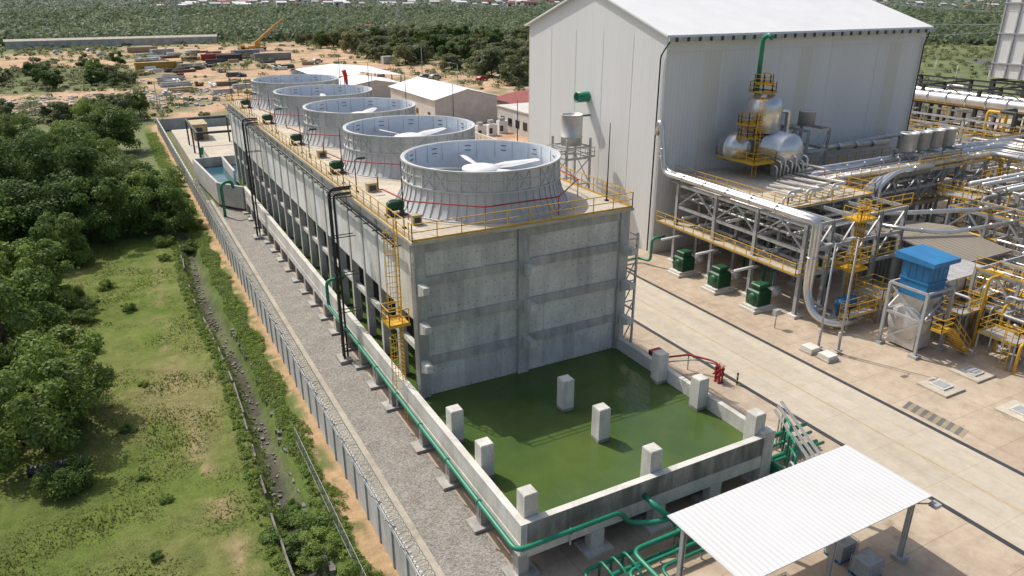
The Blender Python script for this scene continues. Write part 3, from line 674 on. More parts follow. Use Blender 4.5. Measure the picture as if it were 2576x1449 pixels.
for k in range(7):
    x=52.5+1.6*k; y=42.5+ru(0,12); pipe([(x,y,.2),(x,y,2.6),(x+1.2,y,2.6),(x+1.2,y+2,2.6),(x+1.2,y+2,.2)],ru(.1,.18),"process_pipe",random.choice((GRN,SILM,GRN)),"bent process pipe beside steel frame",bendr=.4,group="process pipes beside the frame")
for k in range(4):
    mb=MB(); x=53.3; y=43+4.6*k
    for s in (-.25,.25): mb.beam((x+s,y,6.4),(x+s,y+3.,6.4),.04,.1)
    for j in range(8): mb.beam((x-.25,y+.2+.38*j,6.4),(x+.25,y+.2+.38*j,6.4),.05,.04)
    mb.box(x-.3,y,6.35,x+.3,y+.05,6.9); solo(mb,"cable_tray",(x,y,6.4),[STL],"grey cable tray hung within pipe rack","cable tray","cable trays in the pipe rack")
def bevbox(mb,x0,y0,z0,x1,y1,z1,b,m=0):
    mb.add([(x0,y0,z0),(x1,y0,z0),(x1,y1,z0),(x0,y1,z0),(x0,y0,z1-b),(x1,y0,z1-b),(x1,y1,z1-b),(x0,y1,z1-b),(x0+b,y0+b,z1),(x1-b,y0+b,z1),(x1-b,y1-b,z1),(x0+b,y1-b,z1)],
      [(0,3,2,1),(0,1,5,4),(1,2,6,5),(2,3,7,6),(3,0,4,7),(4,5,9,8),(5,6,10,9),(6,7,11,10),(7,4,8,11),(8,9,10,11)],m)
def gpump(y,x=49.4):
    o=(x,y,0); r=root("feed_pump",o,"large green finned electric pump motor on white concrete plinth","pump","green pumps under the pipe rack")
    mb=MB(); mb.box(x-1.4,y-.95,0,x+1.3,y+.95,.3); mb.box(x-1.2,y-.8,.302,x+1.1,y+.8,.5); part(mb,"plinth",r,[CW2])
    mb=MB(); bevbox(mb,x-.8,y-.7,.5,x+.8,y+.7,1.95,.12); mb.lathe((x,y,1.2),[(.01,-.98),(.4,-.98),(.5,-.8),(.5,.8),(.4,.98),(.01,.98)],16,0,'x')
    for k in range(10): mb.box(x-.76+k*.162,y-.78,.65,x-.70+k*.162,y+.78,1.8)
    part(mb,"motor_body",r,[GRD]); mb=MB(); mb.box(x-.5,y-.45,1.952,x+.5,y+.45,2.3); bevbox(mb,x-.62,y-.55,2.302,x+.62,y+.55,2.5,.08)
    for k in range(4): mb.box(x-.42+.24*k,y-.48,2.0,x-.3+.24*k,y-.45,2.26)
    part(mb,"cooling_hood",r,[GRD])
    mb=MB(); mb.lathe((x+1.9,y,1.3),[(.01,-.8),(.2,-.8),(.2,-.4),(.5,-.3),(.55,.5),(.01,.6)],14,0,'x'); part(mb,"pump_casing",r,[SILM]); return r
g0=gpump(54.5); dup(g0,(49.4,49.3,0)); dup(g0,(49.4,44.2,0))
for k in range(3): pipe([(47.9,56.4-5.2*k,3.35),(50.6,56.4-5.2*k,3.35)],.13,"exhaust_tube",WHT,"short white horizontal tube above green pump",group="white tubes above the pumps")
pipe([(44.9,59.5,.4),(47.5,59.5,.5),(47.9,58,.5),(47.9,58,3.0),(49.6,58,3.0)],.15,"water_pipe",GRN,"green pipe rising beside hall corner",bendr=.5)
# deaerator
DV=root("deaerator",(62.6,57,8.8),"polished silver deaerator vessel with vertical drum on top","vessel")
def vessel(x,y0,y1,z,r):
    mb=MB(); mb.lathe((x,0,z),[(.01,y0-.9),(r*.5,y0-.75),(r*.85,y0-.35),(r,y0),(r,(y0+y1)/2),(r*1.01,(y0+y1)/2),(r*1.01,(y0+y1)/2+.1),(r,(y0+y1)/2+.1),(r,y1),(r*.85,y1+.35),(r*.5,y1+.75),(.01,y1+.9)],32,0,'y'); return mb
part(vessel(62.4,54.2,59.2,11.4,1.9),"storage_vessel",DV,[SIL])
mb=MB(); mb.lathe((61.4,57.6,13.1),[(1.4,0),(1.9,.3),(1.9,2.8),(1.65,3.5),(.95,3.95),(.01,4.1)],32); part(mb,"upper_drum",DV,[SIL])
for y in (55.2,58.6): mb=MB(); mb.box(61.2,y-.25,8.8,63.6,y+.25,9.9); part(mb,"saddle",DV,[STL])
def ringrail(mb,cx_,cy_,rr,z):
    P=[(cx_+rr*math.cos(t),cy_+rr*math.sin(t),z) for t in np.linspace(0,2*math.pi,9)]; mb.rail(P,1.,2.,0,.06)
    for p0,p1 in zip(P[:-1],P[1:]): mb.beam(p0,p1,.5,.05)
for zz,rr in ((17.3,1.3),(18.1,.9)): mb=MB(); ringrail(mb,60.9,57.6,rr,zz); part(mb,"top_platform",DV,[YEL])
for zz,rr in ((12.9,.9),(14.3,1.05)): mb=MB(); ringrail(mb,58.4,56.6,rr,zz); part(mb,"side_platform",DV,[YEL])
mb=MB()
for s in (-.3,.3): mb.beam((58.6+s,55.3,8.8),(58.6+s,55.3,17.),.06,.06)
for i in range(27): mb.beam((58.3,55.3,9+.3*i),(58.9,55.3,9+.3*i),.03,.03)
for z in np.arange(10.5,17,.7): mb.tube([(58.6+.42*math.cos(t),55.3-.6*math.sin(t),z) for t in np.linspace(0,math.pi,7)],.025,4)
part(mb,"ladder",DV,[YEL])
mb=MB(); mb.rail([(57.1,54,10.6),(60.1,54,10.6),(60.1,59.5,10.6),(57.1,59.5,10.6),(57.1,54,10.6)],1.1,1.2,0,.05); mb.box(57.1,54,10.5,60.1,59.5,10.6); part(mb,"access_platform",DV,[YEL])
mb=MB(); mb.tube(bend([(60.9,58.4,16.5),(60.9,58.4,22.6),(60.9,57.6,23.),(60.9,57.2,22.6)],.4),.24,10); part(mb,"vent_pipe",DV,[GRN])
part(vessel(58.4,57.4,59.0,11.6,1.6),"side_vessel",DV,[SIL])
for k in range(9): sp([(59.9+.4*k,53.4-.12*k,8.8),(59.9+.4*k,53.4-.12*k,10.2+.45*(k%3)),(59.9+.4*k,56,10.6+.5*(k%3))],.09,br=.3,m=SIL)
for k in range(8): x=53.2+1.0*k; sp([(x,46.2+.4*(k%3),8.8),(x,46.2+.4*(k%3),9.5+.3*(k%2)),(x+1.8,46.2+.4*(k%3),9.5+.3*(k%2)),(x+1.8,50+k*.5,9.4)],.1+.04*(k%2),br=.3,m=SILM)
sp([(63,57.6,15),(65.2,57.6,15.2),(65.2,57.6,9.5),(66,52,9.5),(80,52,9.5)],.3)
sp([(64.4,55,8.9),(64.4,55,10.4),(66,58.3,10.4),(84,58.3,9.9)],.36); sp([(65,59.4,9.4),(88,59.4,10.4),(88,59.4,6)],.3,m=SILM)
rack("drum_stand",[66.2,69.4],[55.4,59.2],[5,11,13.2],STL,"tall grey steel frame holding silver drum",.25,rails=None)
mb=MB(); mb.lathe((67.8,57.3,13.3),[(.01,0),(.9,0),(.9,1.5),(.98,1.55),(.8,1.6),(.01,1.5)],20); solo(mb,"vent_silencer",(67.8,57.3,13.3),[SILM],"silver drum silencer standing on grey steel frame","silencer")
rack("pipe_rack",[66.,70,74.,78,82.,86,90.],[49.5,52.5,55.5],[5.,7,8.8],STL,"grey steel pipe rack crowded with silver pipes",.28,rails=[[(66,49.2,8.8),(90,49.2,8.8)],[(66,55.7,8.8),(90,55.7,8.8)],[(66,49.2,5.05),(90,49.2,5.05)]],brace=True,deck=[(66,49.2,72,55.2,5.05)])
for k in range(9): sp([(63.5,49.9+.55*k,9.15+.15*(k%2)),(92+1.5*k,49.9+.55*k,9.15+.15*(k%2)),(92+1.5*k,44-k,9.15)],[.38,.14,.25,.12,.45,.16,.2,.3,.12][k]*.85,m=(SIL if k%3 else SILM))
for k in range(8): sp([(64.5,50+.6*k,5.5+1.9*(k%2)),(88,50+.6*k,5.5+1.9*(k%2))],.14+.06*(k%3),m=SILM)
rack("silencer_stand",[78.6,82.2,85.8],[50.2,53.6],[5.,8.8,10.3],STL,"grey steel frame carrying row of silver silencers",.25,rails=[[(78,49.8,8.9),(86.4,49.8,8.9)]])
for k in range(4):
    x=78.6+2.3*k; mb=MB(); mb.lathe((x,52,10.3),[(.01,0),(.7,0),(.9,.2),(.9,1.9),(1.,1.95),(1.,2.1),(.7,2.1),(.7,1.7),(.01,1.7)],18); mb.tube([(x,52,10.3),(x,52,6.5)],.2,8)
    solo(mb,"vent_silencer",(x,52,10.3),[SILM],"silver drum silencer standing on grey steel frame","silencer","row of silver silencers")
for k in range(4): sp([(67.2+.8*k,48.9-.2*k,5.),(67.2+.8*k,48.9-.2*k,7.2+.35*k),(69.6+.8*k,48.9-.2*k,8.8+.2*k),(78,48.9-.2*k,8.8+.2*k)],.26,br=.9)
sp([(62.,43.5,6.6),(62,40.5,6.9),(64.5,37.3,6.9),(78,37.3,6.3)],.2); sp([(60.5,44.5,7.3),(72,41.2,7.),(77,39.6,7.)],.22)
# shed
SH=root("equipment_shed",(70,42,0),"grey corrugated shed with brown pitched roof","shed"); mb=MB()
sx0,sx1,sy0,sy1=65.2,73,36.4,47.6; ymm=(sy0+sy1)/2; mb.box(sx0,sy0,0,sx1,sy1,4.2,0); mb.add([(sx0,sy0,4.2),(sx0,sy1,4.2),(sx0,ymm,4.9),(sx1,sy0,4.2),(sx1,sy1,4.2),(sx1,ymm,4.9)],[(0,2,1),(3,4,5)],0); part(mb,"cladding_wall",SH,[SHEDW])
mb=MB()
for ya in (sy0-.4,sy1+.4): mb.add([(sx0-.4,ya,4.2),(sx1+.4,ya,4.2),(sx1+.4,ymm,5.02),(sx0-.4,ymm,5.02)],[(0,1,2,3)])
part(mb,"roof",SH,[SHEDR])
mb=MB(); mb.box(sx0-.45,sy0-.45,4.05,sx0-.38,sy1+.45,4.3); mb.box(sx0-.45,sy0-.5,4.05,sx1+.45,sy0-.42,4.25); part(mb,"gutter",SH,[STL])
# blue unit
BH=root("air_intake_unit",(54.8,32.6,0),"blue box intake on grey steel frame with silver duct","machine")
mb=MB()
for x in (53.0,56.2):
    for y in (31.0,34.2): mb.beam((x,y,.2),(x,y,5.4),.22,.22); mb.box(x-.35,y-.35,0,x+.35,y+.35,.25)
for z in (3.0,5.4):
    for x in (53.0,56.2): mb.beam((x,31.0,z),(x,34.2,z),.16,.2)
    for y in (31.0,34.2): mb.beam((53.0,y,z),(56.2,y,z),.16,.2)
for x in (53.0,56.2): mb.beam((x,31.0,3),(x,34.2,5.3),.1,.1); mb.beam((x,34.2,.4),(x,31.0,3),.1,.1)
for y in (31.0,34.2): mb.beam((53.0,y,3),(56.2,y,5.3),.1,.1)
part(mb,"steel_frame",BH,[STL])
mb=MB(); mb.box(53.5,31.5,4.6,55.8,33.8,5.9); mb.box(53.42,31.42,5.902,55.88,33.88,6.02); mb.box(53.5,31.5,6.022,55.8,33.8,7.5)
for k in range(5): mb.box(53.5+.56*k,31.47,6.1,53.55+.56*k,31.5,7.45); mb.box(53.47,31.5+.56*k,6.1,53.5,31.55+.56*k,7.45)
part(mb,"intake_box",BH,[BLU])
mb=MB(); v0=[(53.0,31.0,7.502),(56.3,31.0,7.502),(56.3,34.3,7.502),(53.0,34.3,7.502),(53.0,31.0,7.85),(56.3,31.0,7.85),(56.3,34.3,8.05),(53.0,34.3,8.05)]
mb.add(v0,[(0,3,2,1),(4,5,6,7),(0,1,5,4),(1,2,6,5),(2,3,7,6),(3,0,4,7)]); part(mb,"rain_hood",BH,[BLU])
mb=MB(); a0=[(53.5,31.5,4.59),(55.8,31.5,4.59),(55.8,33.8,4.59),(53.5,33.8,4.59),(54,32,3.2),(55.2,32,3.2),(55.2,33.4,3.2),(54,33.4,3.2)]
mb.add(a0,[(0,1,5,4),(1,2,6,5),(2,3,7,6),(3,0,4,7),(4,5,6,7)]); mb.lathe((54.6,32.8,2.2),[(.01,-1.1),(1.35,-1.1),(1.45,-1.),(1.45,1.),(1.35,1.1),(.01,1.1)],28,0,'x'); mb.box(53.6,31.6,.2,55.6,34.,1.5)
part(mb,"duct",BH,[SILM])
mb=MB(); 
for k in range(9): mb.box(54.4+.3*k,29.3,2.7-.3*k,54.75+.3*k,30.2,2.76-.3*k)
mb.rail([(54.3,29.3,2.9),(57.2,29.3,.3)],1.,1.2,0,.05); mb.rail([(54.3,30.2,2.9),(57.2,30.2,.3)],1.,1.2,0,.05); mb.rail([(54.3,30.2,2.9),(52.9,30.2,2.9),(52.9,29.3,2.9),(54.3,29.3,2.9)],1.,1.2,0,.05); mb.box(52.9,29.3,2.8,54.4,30.2,2.88)
part(mb,"stair",BH,[YEL])
mb=MB(); mb.box(56.6,33.,1.5,65.1,36.,3.4); mb.add([(57,33,3.4),(65.1,33,3.4),(65.1,36,3.4),(57,36,3.4),(58.4,33,4.8),(65.1,33,4.8),(65.1,36,4.8),(58.4,36,4.8)],[(0,1,5,4),(1,2,6,5),(2,3,7,6),(3,0,4,7),(4,5,6,7)])
for k in range(6): mb.box(58.8+1.2*k,32.9,1.45,58.95+1.2*k,36.1,4.85)
solo(mb,"air_duct",(60,34,0),[SILM],"rectangular grey sheet metal duct beside blue intake","duct")
mb=MB(); mb.lathe((54.5,38.8,1.5),[(.01,-1.0),(.5,-1.0),(.6,-.85),(.6,.85),(.5,1.0),(.01,1.0)],18,0,'x'); mb.box(53.8,38.3,.3,55.2,39.3,1.0,0); mb.box(53.2,38.,0,55.8,39.6,.3,1)
for k in range(8): mb.lathe((54.5,38.8,1.5),[(.59,-.7+k*.18),(.68,-.7+k*.18),(.68,-.65+k*.18),(.59,-.65+k*.18)],14,0,'x',False)
solo(mb,"electric_motor",(54.5,38.8,0),[BLU,CW2],"bright blue electric motor on concrete plinth","motor")
def platform(x0,y0,x1,y1,z,lad=True):
    r=root("maintenance_platform",(x0,y0,0),"small yellow railed steel maintenance platform","platform","yellow maintenance platforms"); mb=MB(); mb.box(x0,y0,z-.08,x1,y1,z); 
    for x in (x0+.1,x1-.1):
        for y in (y0+.1,y1-.1): mb.beam((x,y,0),(x,y,z-.08),.1,.1)
    part(mb,"steel_frame",r,[STL]); mb=MB(); mb.rail([(x0,y0,z),(x1,y0,z),(x1,y1,z),(x0,y1,z),(x0,y0,z)],1.1,1.1,0,.05); part(mb,"railing",r,[YEL])
    if lad:
        mb=MB()
        for s in (-.25,.25): mb.beam((x0-.1,y0+.6+s,0),(x0-.1,y0+.6+s,z+1.1),.05,.05)
        for k in range(int(z/.3)): mb.beam((x0-.1,y0+.35,.3+.3*k),(x0-.1,y0+.85,.3+.3*k),.035,.035)
        part(mb,"ladder",r,[YEL])
platform(52.2,36.8,56.8,37.8,1.3); platform(56,36.6,58.5,39.5,2.2); platform(57.5,30.6,60.2,32.4,2.8); platform(57.2,26.,59.4,29,2.2); platform(61,31,63.5,32.8,3.6); platform(69,30.,72,33,4.4); platform(74,31.5,78,34,5.5); platform(79,44,82,48,6.4); platform(70.5,25,74,29,5.2); platform(86,38,90,42,8.2)
mb=MB(); x,y=56.,40.2
for s in (-.3,.3): mb.beam((x+s,y,.1),(x+s,y,10.2),.07,.07)
for i in range(32): mb.beam((x-.3,y,.4+.3*i),(x+.3,y,.4+.3*i),.04,.04)
for z in np.arange(2.6,10.4,.6): mb.tube([(x+.45*math.cos(t),y-.75*math.sin(t),z) for t in np.linspace(0,math.pi,8)],.03,4)
for t in np.linspace(.3,2.8,5): mb.beam((x+.45*math.cos(t),y-.75*math.sin(t),2.6),(x+.45*math.cos(t),y-.75*math.sin(t),10.3),.035,.035)
for zz in (4.1,8.7): mb.box(x-1,y-.9,zz-.06,x+1.2,y+.9,zz); mb.rail([(x-1,y+.9,zz),(x-1,y-.9,zz),(x+1.2,y-.9,zz),(x+1.2,y+.9,zz)],1.1,1.,0,.05)
solo(mb,"caged_ladder",(x,y,0),[YEL],"tall yellow caged ladder at end of pipe rack","ladder")
rack("valve_station_frame",[60.5,64,68],[24.5,28.5,32],[3.,6.],STL,"grey steel frame with yellow pipes and railings",.22,rails=[[(60.3,24.3,3.),(68,24.3,3.)],[(60.3,24.3,3),(60.3,32,3)],[(60.3,24.3,6.),(68,24.3,6.),(68,32,6)],[(60.3,24.3,6),(60.3,32,6)]],deck=[(60.3,24.3,64,32,3.02)],plat=STL)
def clutter(x0,x1,y0,y1,z1,n,mats,rmax=.2):
    for k in range(n):
        x=ru(x0,x1); y=ru(y0,y1); z=ru(z1*.35,z1); dx=ru(.8,4)*random.choice((-1,1)); dy_=ru(.8,4)*random.choice((-1,1)); r=ru(.06,rmax)
        P=[(x,y,0),(x,y,z),(x+dx,y,z),(x+dx,y+dy_,z),(x+dx,y+dy_,z*ru(0,.6))]
        if k%3==0: P=[(x,y,ru(0,1)),(x,y,z),(x,y+dy_,z),(x+dx,y+dy_,z),(x+dx,y+dy_,0)]
        pipe(P,r,"process_pipe",random.choice(mats),"bent process pipe beside steel frame",bendr=.35,n=8,group="process pipes beside the frame")
clutter(59.,70,24.3,32,6.,58,(YEL,SILM,SIL,YEL,STL),.13)
for k in range(4): sp([(57.5+.6*k,24.2-.3*k,0),(57.5+.6*k,24.2-.3*k,2.8-.3*k),(60.5,24.2-.3*k,2.8-.3*k),(70,24-.3*k,2.8-.3*k)],.15,br=.5)
pipe([(58.4,22.5,0),(58.4,22.5,2.8),(60.,22.5,3.2),(64,22.2,3.),(72,22,3.)],.16,"gas_pipe",M("orange_yellow_pipe",(.70,.36,.04),.4),"orange yellow gas pipe curving up from ground",bendr=.9)
clutter(70,84,28,34.5,6.5,40,(YEL,SILM,SIL,STL,YEL),.17)
for k in range(7):
    x=58+ru(0,3)+1.5*k*.6; y=25+1.*k; mb=MB(); mb.lathe((x,y,.6),[(.01,0),(.35,.1),(.42,.4),(.42,1.6),(.35,1.9),(.01,2.)],16); mb.cyl((x,y,0),.3,.65,10,1); solo(mb,"small_vessel",(x,y,0),[SIL,STL],"small upright silver vessel on short skirt","vessel","small upright vessels")
for (x,y,h) in ((47.4,35.6,9.1),(48.3,34.4,9.8)):
    mb=MB(); mb.tube([(x,y,.3),(x,y,h)],[.1,.06],10,0); mb.box(x-.25,y-.25,.25,x+.25,y+.25,.33,0); mb.tube([(x,y,h-.1),(x-.6,y,h+.1)],.04,6,0); mb.box(x-1.1,y-.15,h,x-.5,y+.15,h+.12,0); mb.box(x-.25,y-.1,1.4,x-.1,y+.1,1.9,1)
    solo(mb,"light_pole",(x,y,0),[STL,CW],"slim grey steel light pole on concrete base","light pole","light poles beside the road")
for x,y,s,lab in ((46.6,35.7,.62,0),(46.7,34.1,.62,0),(50.3,27,1.15,1),(54.4,27.2,1.15,1),(51.8,22.1,1.2,1)):
    mb=MB(); mb.box(x-s,y-s,0,x+s,y+s,.18,0)
    if lab: mb.box(x-s*.5,y-s*.5,.18,x+s*.5,y+s*.5,.3,1); mb.box(x-s*.4,y-s*.4,.3,x+s*.4,y+s*.4,.33,2)
    else: mb.box(x-s*.85,y-s*.85,.18,x+s*.85,y+s*.85,.5,1)
    solo(mb,"manhole",(x,y,0),[DECK,CW2,STL],"raised concrete inspection chamber with lid on pavement","manhole","inspection chambers on the pavement")
mb=MB(); mb.tube([(47.5,40.3,0),(47.5,40.3,1.3)],.05,8); mb.box(47.2,40.1,1.3,47.8,40.5,1.75); solo(mb,"control_box",(47.5,40.3,0),[STL],"small grey control box on post beside road","control box")
# hydrants
HY=root("fire_hydrant",(36.7,35.6,0),"cluster of red fire valves on bent red pipes","hydrant")
for q_ in ([(31.2,44.,1.6),(31.6,41.5,1.4),(33.5,38.6,1.3),(35.8,38.,1.3),(36.7,36.4,1.3),(36.7,35.8,1.3),(36.7,35.8,0)],): mb=MB(); mb.tube(bend(q_,.3),.08,8,0); part(mb,"pipe",HY,[RED])
mb=MB(); mb.tube(bend([(31.6,44.,1.3),(32,41.3,1.15),(33.7,38.3,1.05),(36,37.5,1.05),(37.,36,1.05),(37,35.4,0)],.3),.05,8,0); part(mb,"pipe",HY,[STL])
for (x,y) in ((33.5,38.6),(35.8,38),(32.2,40.7)): mb=MB(); mb.beam((x,y,0),(x,y,1.25),.07,.07); part(mb,"support",HY,[STL])
for i in range(4):
    mb=MB(); x,y=36.4+.28*(i%2),35.2+.42*(i//2); mb.lathe((x,y,0),[(.14,0),(.14,.05),(.07,.07),(.07,.6),(.15,.65),(.15,.8),(.08,.85),(.08,1.1),(.14,1.12),(.1,1.25),(.01,1.3)],10); mb.lathe((x-.05,y,.72),[(.01,-.22),(.07,-.22),(.07,.22),(.01,.22)],8,0,'x'); mb.tube([(x+.14*math.cos(t),y+.14*math.sin(t),1.4) for t in np.linspace(0,6.28,9)],.02,4); mb.beam((x,y,1.25),(x,y,1.4),.03)
    part(mb,"valve",HY,[RED])
mb=MB(); mb.box(33.1,39.0,.15,34.1,39.5,1.7); mb.box(33.05,38.93,.2,34.15,38.998,1.65); mb.box(33.1,38.9,0,33.2,39,.15); solo(mb,"fire_cabinet",(33.6,39.2,0),[RED],"red fire hose cabinet on pavement","cabinet")
mb=MB()
for k in range(6): mb.cyl((37.4,34.4,.17*k),.07,.17,10,k%2)
solo(mb,"bollard",(37.4,34.4,0),HB,"short black and yellow striped bollard","bollard")
mb=MB()
for y in (40.2,42.2):
    for x in (31.0,31.9): mb.beam((x,y,0),(x,y,11),.14,.14)
    for z in np.arange(1,11,1.6): mb.beam((31.,y,z),(31.9,y,z+1.6 if z<9 else z),.07,.07); mb.beam((31,y,z),(31.9,y,z),.08,.08)
for z in (2,5,8,10.8): mb.beam((31,40.2,z),(31,42.2,z),.1,.1); mb.beam((31.9,40.2,z),(31.9,42.2,z),.1,.1)
for x in (31.3,31.6): mb.tube([(x,41,.3),(x,41,12.6)],.1,8)
solo(mb,"pipe_trestle",(31.5,41,0),[STL],"slender grey steel trestle with vertical pipes beside tower","steel structure")
# canopy
CN=root("canopy",(26,19,0),"open shelter with white corrugated flat roof","canopy")
mb=MB(); mb.box(19.9,16.5,4.0,32.35,21.5,4.05); part(mb,"roof",CN,[CANR])
mb=MB()
for x in (20.6,26.1,31.7):
    mb.beam((x,16.7,3.85),(x,21.3,3.85),.15,.25)
    for y in (17.,21.): mb.hcol(x,y,.25,3.72,.22); mb.box(x-.3,y-.3,0,x+.3,y+.3,.25)
for y in np.linspace(16.8,21.2,5): mb.beam((20,y,3.96),(32.3,y,3.96),.07,.07)
part(mb,"steel_frame",CN,[STL])
mb=MB(); mb.tube([(31.8,16.9,3.5),(32.4,16.4,3.6)],.04,6); mb.box(32.2,16.1,3.5,32.6,16.5,3.7); part(mb,"floodlight",CN,[STL])
IBC=M("plastic_container_white",(.55,.57,.56),.35,c2=(.45,.47,.47))
def ibc(x,y,z=0):
    o=(x,y,z); r=root("water_container",o,"white plastic bulk container in steel cage on pallet","container","bulk containers under the canopy")
    mb=MB(); mb.box(x-.55,y-.45,z+.16,x+.55,y+.45,z+1.05); mb.lathe((x,y,z+1.05),[(.3,0),(.18,.06),(.15,.12),(.01,.12)],12,0); part(mb,"plastic_tank",r,[IBC]); mb=MB()
    for k in range(6):
        zz=z+.2+.18*k; 
        for a_,b_ in (((x-.6,y-.5),(x+.6,y-.5)),((x+.6,y-.5),(x+.6,y+.5)),((x+.6,y+.5),(x-.6,y+.5)),((x-.6,y+.5),(x-.6,y-.5))): mb.beam((*a_,zz),(*b_,zz),.025,.025)
    for k in range(6):
        for yy in (y-.5,y+.5): mb.beam((x-.6+.24*k,yy,z+.15),(x-.6+.24*k,yy,z+1.12),.025,.025)
    part(mb,"cage",r,[STL]); mb=MB(); mb.box(x-.6,y-.5,z,x+.6,y+.5,z+.03)
    for k in range(3): mb.box(x-.6,y-.5+.42*k,z+.03,x+.6,y-.34+.42*k,z+.15)
    part(mb,"pallet",r,[BLU]); return r
c0=ibc(29.2,18.6); dup(c0,(29.2,17.1,0)); dup(c0,(24.2,17.8,0))
# ------------------------------------------------------------------ right background plant
rack("boiler_support",[156,168,180],[72,80,88],[5,11.],STD,"black steel support structure under boiler tower",.8)
mb=MB(); mb.box(155,71.5,11.4,183,88.5,46,0)
for k in range(7): mb.box(154.7,71.9+2.7*k,11.5,155,72.15+2.7*k,46,1)
for k in range(5): mb.box(154.6,71.5,14+5.5*k,155,88.5,14.25+5.5*k,1)
for k in range(9): mb.box(155+3*k,71.2,11.5,155.3+3*k,71.5,46,1)
solo(mb,"boiler_tower",(169,80,11),[HALL,STL],"tall pale clad boiler tower on black steel legs","tower")
for k,(x,z,r_) in enumerate(((128,10,.9),(131,9.2,.7),(134,10.2,.5))): sp([(x,98,z-3),(x,96,z),(x,62,z),(x+6,58,z),(x+20,58,z)],r_,"thick silver steam pipe crossing behind boiler plant",br=2.)
rack("pipe_rack",[106,114,122,130],[60,72,84],[4.5,8.],STL,"distant grey steel pipe rack with silver pipes",.4,rails=[[(106,59.6,8.),(130,59.6,8)],[(106,59.6,8),(106,84,8)]])
rack("pipe_rack",[128,134,142],[64,74,84,94],[5,9.,12],STD,"dark steel rack with yellow rails in plant",.5,rails=[[(127.6,64,5),(127.6,94,5)],[(127.6,64,9),(127.6,94,9)]])
mb=MB(); mb.box(112,66,0,130,70,4.2,0); mb.box(111.8,65.8,4.2,130.2,70.2,4.4,0)
for k in range(9): mb.box(112.4+2*k,65.93,.6,113.6+2*k,65.99,3.6,1)
solo(mb,"electrical_container",(121,68,0),[WHT,STL],"long white electrical equipment container","container")
for k in range(9): sp([(94,58-1.7*k,3+1.2*(k%4)),(112+2*k,58-1.7*k,3+1.2*(k%4)),(112+2*k,40,3)],.15+.07*(k%3),m=(SIL if k%2 else SILM))
rack("pipe_rack",[84,92,100,108],[34,40,46],[4,7.5],STL,"grey steel rack with silver pipes and platforms",.3,rails=[[(84,33.7,7.5),(108,33.7,7.5)],[(84,46.2,7.5),(108,46.2,7.5)],[(84,33.7,4.),(108,33.7,4)]])
for k in range(9): sp([(80,34.6+1.3*k,7.9+.2*(k%2)),(112,34.6+1.3*k,7.9+.2*(k%2)),(112,30,8.)],.14+.07*(k%3),m=(SIL if k%2 else SILM))
rack("pipe_rack",[75.5,80,84.],[36,40,44],[3.6,6.4],STL,"grey steel rack with silver pipes and platforms",.24,rails=[[(75.5,35.7,6.4),(84,35.7,6.4)],[(75.5,35.7,6.4),(75.5,44,6.4)]])
rack("pipe_rack",[96,104,112,120],[50,56],[5,9],STL,"grey steel rack with silver pipes and platforms",.3,rails=[[(96,49.7,9),(120,49.7,9)]])
for k in range(5):
    x,y=80+5.5*k,31.+ru(-1,1); mb=MB(); mb.lathe((x,y,2.2),[(.01,-1.9),(.7,-1.8),(1.,-1.3),(1.,1.3),(.7,1.8),(.01,1.9)],20,0,'x'); mb.box(x-1,y-.5,0,x-.7,y+.5,1.6,1); mb.box(x+.7,y-.5,0,x+1,y+.5,1.6,1)
    solo(mb,"heat_exchanger",(x,y,0),[SIL,STL],"horizontal silver heat exchanger drum on saddles","vessel","silver drums beside the rack")
clutter(76,104,34,48,8.,74,(YEL,SIL,SILM,STL,SILM),.22)
clutter(96,125,48,62,9.,30,(YEL,SIL,SILM,STL,SILM),.3)
clutter(120,150,60,92,11.,24,(YEL,SIL,SILM,STD,SILM),.45)
# ------------------------------------------------------------------ middle/far buildings
def gable(name,x0,y0,x1,y1,h,rh,wm,rm,label,doors=0,open_=False):
    r=root(name,((x0+x1)/2,(y0+y1)/2,0),label,"building"); xm=(x0+x1)/2; mb=MB()
    if open_:
        for x in (x0,x1):
            for k in range(5):
                y=y0+(y1-y0)*k/4; mb=MB(); mb.beam((x,y,0),(x,y,h),.3,.3); part(mb,"post",r,[wm])
    else:
        mb.box(x0,y0,0,x1,y1,h); mb.add([(x0,y0,h),(x1,y0,h),(xm,y0,h+rh),(x0,y1,h),(x1,y1,h),(xm,y1,h+rh)],[(0,1,2),(5,4,3)])
        part(mb,"wall",r,[wm])
    mb=MB()
    for xa in (x0-.5,x1+.5): mb.add([(xa,y0-.5,h-.05),(xa,y1+.5,h-.05),(xm,y1+.5,h+rh+.1),(xm,y0-.5,h+rh+.1)],[(0,1,2,3)])
    part(mb,"roof",r,[rm])
    for k in range(doors):
        mb=MB(); yy=y0+(k+.5)*(y1-y0)/doors; mb.box(x0-.06,yy-.7,1.2,x0-.01,yy+.7,2.6); part(mb,"window",r,[GLS])
    return r
WALLP=M("painted_wall",(.66,.64,.59),.8,c2=(.55,.53,.48))
gable("warehouse",62,150,77,178,5.6,1.8,WALLP,ROOFW,"white warehouse with pitched white roof",4)
gable("warehouse",56,196,72,212,4,1.2,WALLP,ROOFW,"low white storage building",2)
gable("open_shed",55,214,78,246,4.4,1.,STL,ROOFW,"open sided white roofed storage shed",0,True)
mb=MB(); mb.box(73,124,0,92,142,4.6,0); mb.box(72.8,123.8,4.6,92.2,142.2,4.8,0)
for k in range(5): mb.box(72.93,126+3.2*k,1.2,72.99,127.6+3.2*k,2.8,1)
solo(mb,"annex_building",(80,130,0),[WALLP,GLS],"plain white flat roofed annex building","building")
gable("red_roof_building",80,144,96,158,4,1.2,WALLP,RRF,"small building with dull red roof",2)
